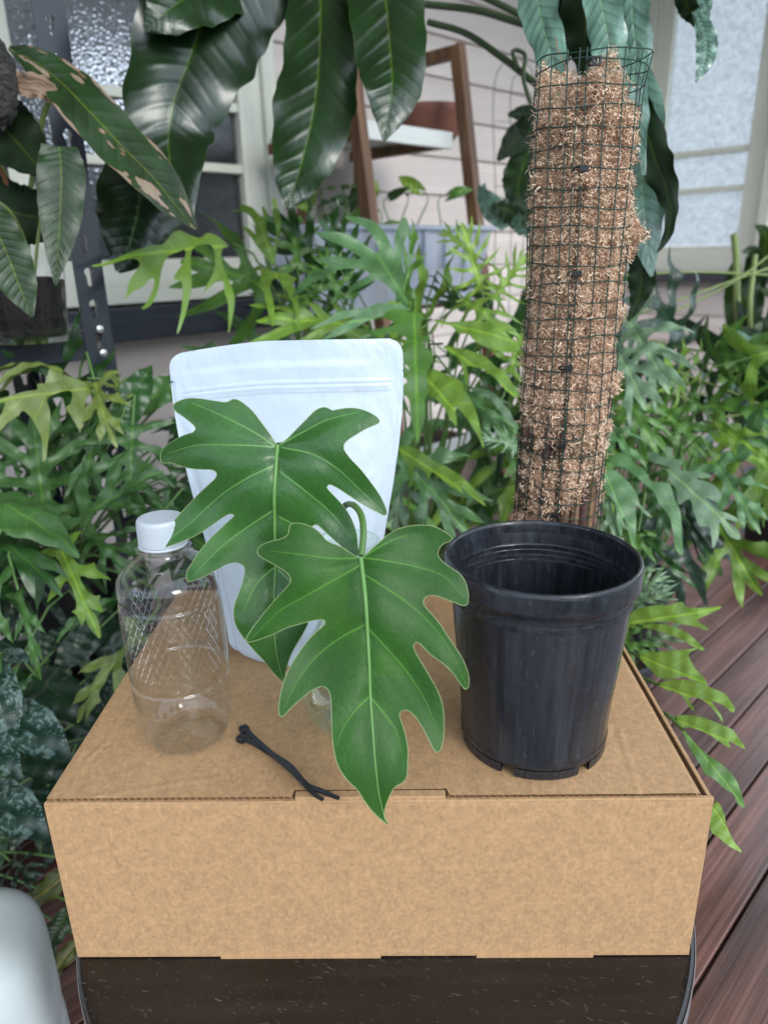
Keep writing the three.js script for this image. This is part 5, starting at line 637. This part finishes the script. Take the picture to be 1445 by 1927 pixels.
const SM = { gloss: M({ map: st1, color: lin(0.115, 0.33, 0.06), roughness: 0.33, bumpMap: corrBump, bumpScale: 0.0026, clearcoat: 0.4, clearcoatRoughness: 0.22 }), gloss2: M({ map: st3, color: lin(0.085, 0.255, 0.065), roughness: 0.31, bumpMap: corrBump, bumpScale: 0.0024, clearcoat: 0.4, clearcoatRoughness: 0.22 }), hurt: M({ map: st2, color: lin(0.26, 0.48, 0.14), roughness: 0.45, bumpMap: corrBump, bumpScale: 0.0014 }), olive: M({ map: st3, color: lin(0.25, 0.46, 0.15), roughness: 0.42, bumpMap: corrBump, bumpScale: 0.0012 }), silver: M({ map: st4, color: lin(0.34, 0.52, 0.44), roughness: 0.24, clearcoat: 1, clearcoatRoughness: 0.16, bumpMap: corrBump, bumpScale: 0.002 }), back: M({ map: st1, color: lin(0.085, 0.17, 0.04), roughness: 0.6, specularIntensity: 0.35 }), brown: M({ color: lin(0.36, 0.24, 0.165), map: paintTex, roughness: 0.8, bumpMap: softNoise, bumpScale: 0.006 }), lime: M({ map: st1, color: lin(0.42, 0.75, 0.10), roughness: 0.4, transmission: 0.25, thickness: 0 }), yellow: M({ map: st3, color: lin(1.0, 0.80, 0.16), roughness: 0.55 }), green: M({ map: st1, color: lin(0.16, 0.36, 0.09), roughness: 0.38, transmission: 0.15, thickness: 0 }) };  // silver: green leaf with sky sheen painted as a mint base colour
function strap(root, pts, mat, o = {}) { // pts: [px, py, depth, half width in px]
  const { wave = 0.06, fr = 5, cup = -0.12, fold = 0.12, roll = 0, ph = 0, name = 'leaf', nv = 70, nu = 22 } = o;
  const c = new THREE.CatmullRomCurve3(pts.map(p => at(p[0], p[1], p[2])), false, 'centripetal'), wc = new THREE.CatmullRomCurve3(pts.map((p, i) => V(i, p[3] * p[2] / FL, 0)), false, 'centripetal');
  const g = grid(nu, nv, (u, v) => {
    const p = c.getPoint(v), tg = c.getTangent(v).normalize(), w = Math.max(0.0004, wc.getPoint(v).y), view = CAM.clone().sub(p).normalize(); let s = tg.clone().cross(view).normalize(); s.applyAxisAngle(tg, roll); const n = s.clone().cross(tg).normalize(); const X = (u - 0.5) * 2, A = Math.abs(X);
    const edge = 1 + 0.05 * wave * 10 * Math.sin(v * fr * 2.3 * TAU + X * 1.7 + ph) * A;
    return p.addScaledVector(s, X * w * edge).addScaledVector(n, w * (cup * X * X + fold * A + wave * 2.2 * A ** 3 * Math.sin(v * fr * TAU + (X > 0 ? 1.3 : 0) + ph)) + 0.0003);
  });
  return part(name, g, mat, root);
}
const stemMat = M({ color: lin(0.05, 0.085, 0.035), roughness: 0.5 }), stemPale = M({ color: lin(0.20, 0.27, 0.08), roughness: 0.5 });
const stalk = (root, pts, r, m = stemMat, name = 'stem') => part(name, tube(pts.map(p => Array.isArray(p) ? at(...p) : p), r, 30, 7), m, root);
function basket(p, label) { const t = thing('hanging_basket', label, 'hanging basket', p); add('bowl', new THREE.LatheGeometry([[0.001, 0], [0.05, 0.005], [0.095, 0.06], [0.108, 0.115], [0.112, 0.116], [0.100, 0.07], [0.001, 0.03]].map(q => new THREE.Vector2(...q)), 40), potMat, t); for (let k = 0; k < 3; k++) { const a = k * TAU / 3; add('hanger_wire', tube([V(Math.cos(a) * 0.108, 0.115, Math.sin(a) * 0.108), V(0, 2.6 - p.y, 0)], 0.001, 4, 5), potMat, t); } return V(p.x, p.y + 0.07, p.z); }
{
  const bp = at(560, -260, 1.02), cr = basket(bp.clone().add(V(0, -0.06, 0)), 'black hanging basket above the strap leaves, at the top of the view');
  const P = plant('strap_leaf_anthurium', 'hanging plant with long glossy dark strap leaves at the top', cr);
  strap(P, [[560, -150, 1.0, 70], [440, -60, 0.98, 120], [398, 0, 0.97, 122], [372, 70, 0.96, 118], [350, 130, 0.95, 100], [328, 190, 0.94, 90], [318, 250, 0.94, 80], [322, 310, 0.93, 64], [340, 365, 0.92, 36], [362, 410, 0.92, 4]], SM.gloss2, { wave: 0.07, fr: 3, fold: 0.22, cup: -0.25 });
  strap(P, [[560, -150, 1.05, 40], [450, -70, 1.0, 70], [370, -20, 0.93, 68], [305, 30, 0.90, 38], [272, 55, 0.90, 5]], SM.gloss, { wave: 0.05, roll: 0.3 });
  strap(P, [[350, 200, 1.2, 30], [290, 290, 1.12, 62], [268, 355, 1.08, 76], [256, 420, 1.06, 70], [240, 475, 1.05, 42], [222, 512, 1.05, 5]], SM.gloss2, { wave: 0.06, fr: 3, cup: -0.3, fold: 0.1 });
  strap(P, [[610, -160, 1.0, 50], [608, -60, 1.0, 62], [604, 0, 1.0, 64], [602, 100, 0.99, 68], [592, 200, 0.98, 77], [570, 300, 0.97, 58], [552, 358, 0.96, 34], [537, 393, 0.96, 3]], SM.gloss, { wave: 0.05, fr: 5, ph: 1, roll: 0.12 });
  strap(P, [[700, -160, 0.98, 48], [720, -60, 0.97, 70], [726, 0, 0.96, 72], [735, 100, 0.95, 67], [738, 170, 0.94, 55], [731, 220, 0.94, 31], [722, 266, 0.94, 3]], SM.gloss, { wave: 0.035, fr: 4, ph: 2, roll: -0.1 });
  for (const q of [[560, -150, 1.0], [610, -160, 1.0], [700, -160, 0.98], [350, 200, 1.2], [560, -150, 1.05]]) { const e = at(...q); part('petiole', tube([cr.clone(), cr.clone().lerp(e, 0.5).add(V(0, 0.03, 0)), e], 0.004, 14, 7), petMat, P); }
}
{ // plants on the steel rack
  const base = at(62, 560, 0.99), P = plant('arrow_leaf_plant', 'potted plant with scarred arrow shaped leaves on the steel rack', base);
  strap(P, [[18, 90, 0.88, 4], [60, 112, 0.88, 24], [110, 150, 0.88, 40], [165, 205, 0.87, 46], [225, 270, 0.87, 46], [285, 330, 0.87, 42], [330, 385, 0.87, 28], [370, 432, 0.87, 4]], SM.hurt, { wave: 0.05, fr: 3, fold: 0.25, cup: -0.1, roll: -0.25 });
  strap(P, [[112, 276, 0.86, 30], [116, 315, 0.86, 41], [115, 380, 0.86, 40], [112, 440, 0.86, 31], [108, 500, 0.86, 14], [105, 537, 0.86, 2]], SM.olive, { wave: 0.03, fold: 0.3 });
  strap(P, [[-35, 370, 0.8, 22], [-12, 420, 0.8, 36], [15, 480, 0.8, 40], [40, 545, 0.8, 30], [62, 596, 0.8, 3]], SM.olive, { wave: 0.03, fold: 0.2 });
  strap(P, [[-60, 190, 0.9, 40], [-10, 225, 0.9, 58], [35, 270, 0.9, 52], [68, 310, 0.9, 28], [85, 335, 0.9, 3]], SM.back, { wave: 0.04, cup: -0.25 });
  strap(P, [[-20, 360, 0.95, 40], [30, 400, 0.96, 55], [90, 410, 0.97, 40], [150, 420, 0.98, 4]], SM.back, { wave: 0.05 });
  strap(P, [[10, 152, 0.87, 17], [45, 158, 0.87, 20], [80, 165, 0.87, 20], [112, 192, 0.88, 12], [130, 215, 0.88, 3]], SM.brown, { wave: 0.12, fr: 4, fold: 0.3, name: 'dead_leaf' });
  stalk(P, [base, [52, 440, 0.98], [62, 330, 0.95], [80, 230, 0.91], [92, 190, 0.89]], 0.0035, stemPale); stalk(P, [base, [30, 420, 0.98], [12, 340, 0.95], [-10, 300, 0.92]], 0.003, M({ color: lin(0.26, 0.12, 0.05), roughness: 0.6 }));
  stalk(P, [base, [75, 430, 0.95], [100, 330, 0.88], [112, 290, 0.86]], 0.0022, stemPale); stalk(P, [base, [60, 500, 0.95], [20, 400, 0.85], [-30, 365, 0.8]], 0.0022, stemPale); stalk(P, [base, [40, 400, 0.98], [-20, 260, 0.93], [-55, 195, 0.9]], 0.0022, stemPale);
}
{ // climbing plant behind the pole
  const cr = basket(at(1130, -230, 0.98).add(V(0, -0.05, 0)), 'black hanging basket above the moss pole, at the top of the view');
  const P = plant('wavy_leaf_philodendron', 'hanging plant with wavy green leaves tinted pale for sky sheen behind the moss pole', cr);
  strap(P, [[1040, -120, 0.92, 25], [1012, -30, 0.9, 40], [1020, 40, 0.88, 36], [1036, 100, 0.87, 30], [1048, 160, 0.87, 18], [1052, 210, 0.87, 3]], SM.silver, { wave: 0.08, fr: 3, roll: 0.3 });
  strap(P, [[1090, -120, 0.98, 25], [1098, -30, 0.96, 42], [1100, 40, 0.95, 40], [1098, 95, 0.94, 26], [1090, 140, 0.93, 4]], SM.back, { wave: 0.12, fr: 3, ph: 1 });
  strap(P, [[1060, -80, 1.02, 18], [1066, 0, 1.0, 26], [1064, 70, 1.0, 22], [1060, 130, 1.0, 4]], SM.back, { wave: 0.1 });
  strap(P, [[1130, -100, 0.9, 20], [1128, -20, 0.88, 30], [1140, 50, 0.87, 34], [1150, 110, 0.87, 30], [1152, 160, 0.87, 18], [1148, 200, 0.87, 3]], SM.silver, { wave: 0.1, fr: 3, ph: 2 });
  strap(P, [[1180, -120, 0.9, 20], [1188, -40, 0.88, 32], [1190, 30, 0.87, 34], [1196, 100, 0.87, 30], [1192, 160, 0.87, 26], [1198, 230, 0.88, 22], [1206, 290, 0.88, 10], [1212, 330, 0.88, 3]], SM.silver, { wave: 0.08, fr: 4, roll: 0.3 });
  strap(P, [[1150, -60, 0.95, 12], [1165, 10, 0.94, 22], [1175, 90, 0.93, 18], [1180, 150, 0.92, 4]], SM.back, { wave: 0.14 });
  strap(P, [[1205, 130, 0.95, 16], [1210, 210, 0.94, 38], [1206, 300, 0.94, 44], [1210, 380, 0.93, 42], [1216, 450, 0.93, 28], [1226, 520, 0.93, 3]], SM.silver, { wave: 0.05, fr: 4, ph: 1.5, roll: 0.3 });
  strap(P, [[1195, 170, 0.92, 10], [1212, 230, 0.91, 26], [1232, 300, 0.90, 30], [1252, 352, 0.90, 22], [1262, 400, 0.90, 12], [1254, 445, 0.90, 8], [1236, 475, 0.90, 2]], SM.back, { wave: 0.16, fr: 3 });
  strap(P, [[1196, 440, 0.95, 10], [1206, 490, 0.94, 22], [1206, 535, 0.94, 24], [1196, 575, 0.93, 12], [1180, 605, 0.93, 2]], SM.back, { wave: 0.1 });
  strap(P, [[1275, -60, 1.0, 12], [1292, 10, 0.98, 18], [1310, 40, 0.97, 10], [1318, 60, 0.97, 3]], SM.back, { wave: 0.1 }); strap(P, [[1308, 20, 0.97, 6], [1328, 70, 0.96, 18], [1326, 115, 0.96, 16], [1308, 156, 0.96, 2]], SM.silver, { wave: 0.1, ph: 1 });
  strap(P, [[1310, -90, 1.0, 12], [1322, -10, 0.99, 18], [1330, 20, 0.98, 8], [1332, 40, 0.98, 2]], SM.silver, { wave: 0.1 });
  for (const q of [[1040, -120, 0.92], [1090, -120, 0.98], [1060, -80, 1.02], [1130, -100, 0.9], [1180, -120, 0.9], [1150, -60, 0.95], [1205, 130, 0.95], [1195, 170, 0.92], [1196, 440, 0.95], [1275, -60, 1.0], [1310, -90, 1.0]]) { const e = at(...q); part('petiole', tube([cr.clone(), cr.clone().lerp(e, 0.4).add(V(0, 0.04, -0.03)), e.clone().add(V(0, 0.03, -0.02)), e], 0.003, 16, 6), petMat, P); }
  stalk(P, [cr, [1030, 40, 1.25], [1000, 48, 1.3], [900, 20, 1.35], [800, 8, 1.4]], 0.0065); stalk(P, [cr, [1060, 30, 1.2], [1010, 40, 1.28], [940, 8, 1.3], [860, -30, 1.35]], 0.006); stalk(P, [cr, [1080, 220, 1.15], [1010, 160, 1.2], [940, 105, 1.25], [870, 60, 1.3], [805, 42, 1.32]], 0.0058);
  stalk(P, [[975, 130, 1.22], [965, 95, 1.22], [985, 100, 1.22], [985, 150, 1.2], [1000, 200, 1.2]], 0.0035, stemMat, 'aerial_root');
}
{ // dark climber left of the pole
  const c = floorPot(V(0.50, 0.0005, -1.75), 'black pot on the deck in front of the weatherboard wall'), P = plant('dark_climber', 'dark leafy climber between the timber stand and the moss pole', c);
  stalk(P, [c, [1000, 560, 1.9], [1000, 420, 1.7], [1005, 300, 1.5], [1000, 220, 1.45]], 0.006);
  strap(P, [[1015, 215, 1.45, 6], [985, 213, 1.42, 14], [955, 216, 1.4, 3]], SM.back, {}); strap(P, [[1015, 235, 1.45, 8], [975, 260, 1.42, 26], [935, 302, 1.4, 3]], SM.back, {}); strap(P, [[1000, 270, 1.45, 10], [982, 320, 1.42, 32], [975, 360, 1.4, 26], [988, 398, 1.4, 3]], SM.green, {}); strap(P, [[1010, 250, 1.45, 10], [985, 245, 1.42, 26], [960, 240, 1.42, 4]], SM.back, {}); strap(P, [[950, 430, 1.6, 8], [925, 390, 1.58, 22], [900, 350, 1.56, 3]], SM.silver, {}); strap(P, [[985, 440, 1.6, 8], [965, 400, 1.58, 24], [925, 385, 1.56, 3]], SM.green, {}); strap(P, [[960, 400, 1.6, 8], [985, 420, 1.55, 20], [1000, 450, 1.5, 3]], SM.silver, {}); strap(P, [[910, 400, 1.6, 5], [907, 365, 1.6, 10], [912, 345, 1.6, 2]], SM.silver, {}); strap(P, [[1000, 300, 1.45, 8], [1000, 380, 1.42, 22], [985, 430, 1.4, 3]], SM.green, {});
}
{ // small plants in the tub
  const T = scene.getObjectByName('plastic_tub'), c = T.position.clone(); c.y += 0.06; const P = plant('tub_seedlings', 'small leafy plants growing in the translucent tub', c), r = rng(401);
  for (let i = 0; i < 26; i++) { const u = (r() - 0.5) * 0.9, v = (r() - 0.5) * 0.36, b = c.clone().addScaledVector(dA, u * 0.55).addScaledVector(nA, v), t = b.clone().add(V((r() - 0.5) * 0.12, 0.10 + 0.14 * r(), (r() - 0.5) * 0.12)), m = t.clone().add(V((r() - 0.5) * 0.14, 0.02 + 0.05 * (r() - 0.5), (r() - 0.3) * 0.12)); leaf(P, t, m, 0.8, (r() - 0.5) * 1.5, r() < 0.6 ? 5 : 6, Math.floor(r() * 3), ['mid', 'dark', 'bright', 'dark'][Math.floor(r() * 4)], b); }
}
{ // bright plants in the far right corner
  const c = floorPot(hp(2.55, 0.0005, 1.25), 'pot in the far right corner below the bright window', 1.3), P = plant('corner_palm_grass', 'bright yellow green plant at the right edge below the window', c), r = rng(411);
  for (let i = 0; i < 16; i++) { const x = 1375 + 90 * r(), y = 430 + 220 * r(), d = 1.9 + 0.3 * r(); strap(P, [[x - 10 + 20 * r(), y + 120, d, 5], [x, y + 60, d, 12 + 8 * r()], [x + 25 * (r() - 0.5), y, d - 0.05, 12], [x + 50 * (r() - 0.5), y - 40 * r(), d - 0.05, 2]], r() < 0.65 ? SM.lime : SM.green, { nv: 20, nu: 8 }); }
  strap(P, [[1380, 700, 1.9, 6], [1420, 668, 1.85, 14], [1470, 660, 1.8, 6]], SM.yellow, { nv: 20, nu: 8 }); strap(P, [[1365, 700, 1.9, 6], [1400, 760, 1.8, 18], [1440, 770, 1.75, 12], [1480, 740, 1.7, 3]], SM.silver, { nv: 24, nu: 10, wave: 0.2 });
  stalk(P, [c, [1390, 620, 2.0], [1385, 500, 1.98], [1380, 440, 1.95]], 0.009, stemPale); stalk(P, [c, [1410, 600, 1.95], [1420, 480, 1.95]], 0.007, stemPale);
  const q = floorPot(hp(1.62, 0.0005, 1.20), 'pot among the grassy leaves right of the moss pole', 1.0), G = plant('grassy_bromeliad', 'grassy plant with long arching stems right of the moss pole', q);
  strap(G, [[1285, 600, 1.5, 5], [1330, 640, 1.45, 17], [1390, 690, 1.4, 26], [1450, 745, 1.35, 24], [1520, 800, 1.3, 4]], SM.gloss, { wave: 0.02 });
  for (const l of [[[1140, 650, 1.4], [1260, 590, 1.5], [1380, 530, 1.6], [1460, 470, 1.65]], [[1150, 610, 1.5], [1290, 560, 1.5], [1400, 520, 1.55], [1460, 500, 1.6]], [[1150, 520, 1.5], [1300, 512, 1.5], [1460, 518, 1.5]], [[1140, 880, 1.3], [1230, 830, 1.35], [1340, 790, 1.4], [1460, 770, 1.4]], [[1130, 700, 1.35], [1230, 690, 1.4], [1330, 720, 1.4], [1450, 770, 1.35]], [[1220, 640, 1.5], [1320, 660, 1.5], [1460, 640, 1.5]], [[1140, 740, 1.4], [1260, 740, 1.4], [1360, 790, 1.4]], [[1150, 800, 1.4], [1220, 760, 1.45], [1330, 740, 1.5]]]) stalk(G, l, 0.0024, stemPale, 'arching_stem');
  const r2 = rng(421); for (let i = 0; i < 46; i++) { const x = 1140 + 310 * r2(), y = 620 + 250 * r2(), d = 1.45 + 0.5 * r2(), a = (r2() - 0.5) * 2.4, L = 60 + 90 * r2(); strap(G, [[x, y + L * 0.5, d, 2], [x + a * L * 0.2, y, d - 0.02, 5 + 5 * r2()], [x + a * L * 0.6, y - L * 0.3 + 30 * r2(), d - 0.04, 1]], [SM.green, SM.lime, SM.green, SM.silver, SM.olive][Math.floor(r2() * 5)], { nv: 16, nu: 6 }); }
  stalk(G, [q, [1280, 760, 1.5], [1290, 700, 1.5]], 0.008, stemPale);
}
{ // withered leaves hanging from the pothos at the left
  const [E, cE] = STRAP[0], mk = (pts, m) => { strap(E, pts, m, { wave: 0.18, fr: 2, fold: 0.3, name: 'withered_leaf' }); const e = at(...pts[0].slice(0, 3)); part('petiole', tube([cE.clone(), cE.clone().lerp(e, 0.5).add(V(0, 0.03, 0)), e], 0.0018, 12, 5), petMat, E); };
  mk([[160, 1620, 0.94, 6], [118, 1652, 0.93, 20], [80, 1682, 0.92, 18], [36, 1702, 0.92, 5]], SM.yellow);
  mk([[140, 1700, 0.92, 8], [112, 1745, 0.90, 20], [96, 1780, 0.89, 12], [102, 1806, 0.88, 3]], SM.olive);
  mk([[155, 1765, 0.90, 8], [128, 1795, 0.89, 16], [110, 1822, 0.88, 10], [98, 1854, 0.87, 3]], SM.yellow);
}
renderer.render(scene, camera);
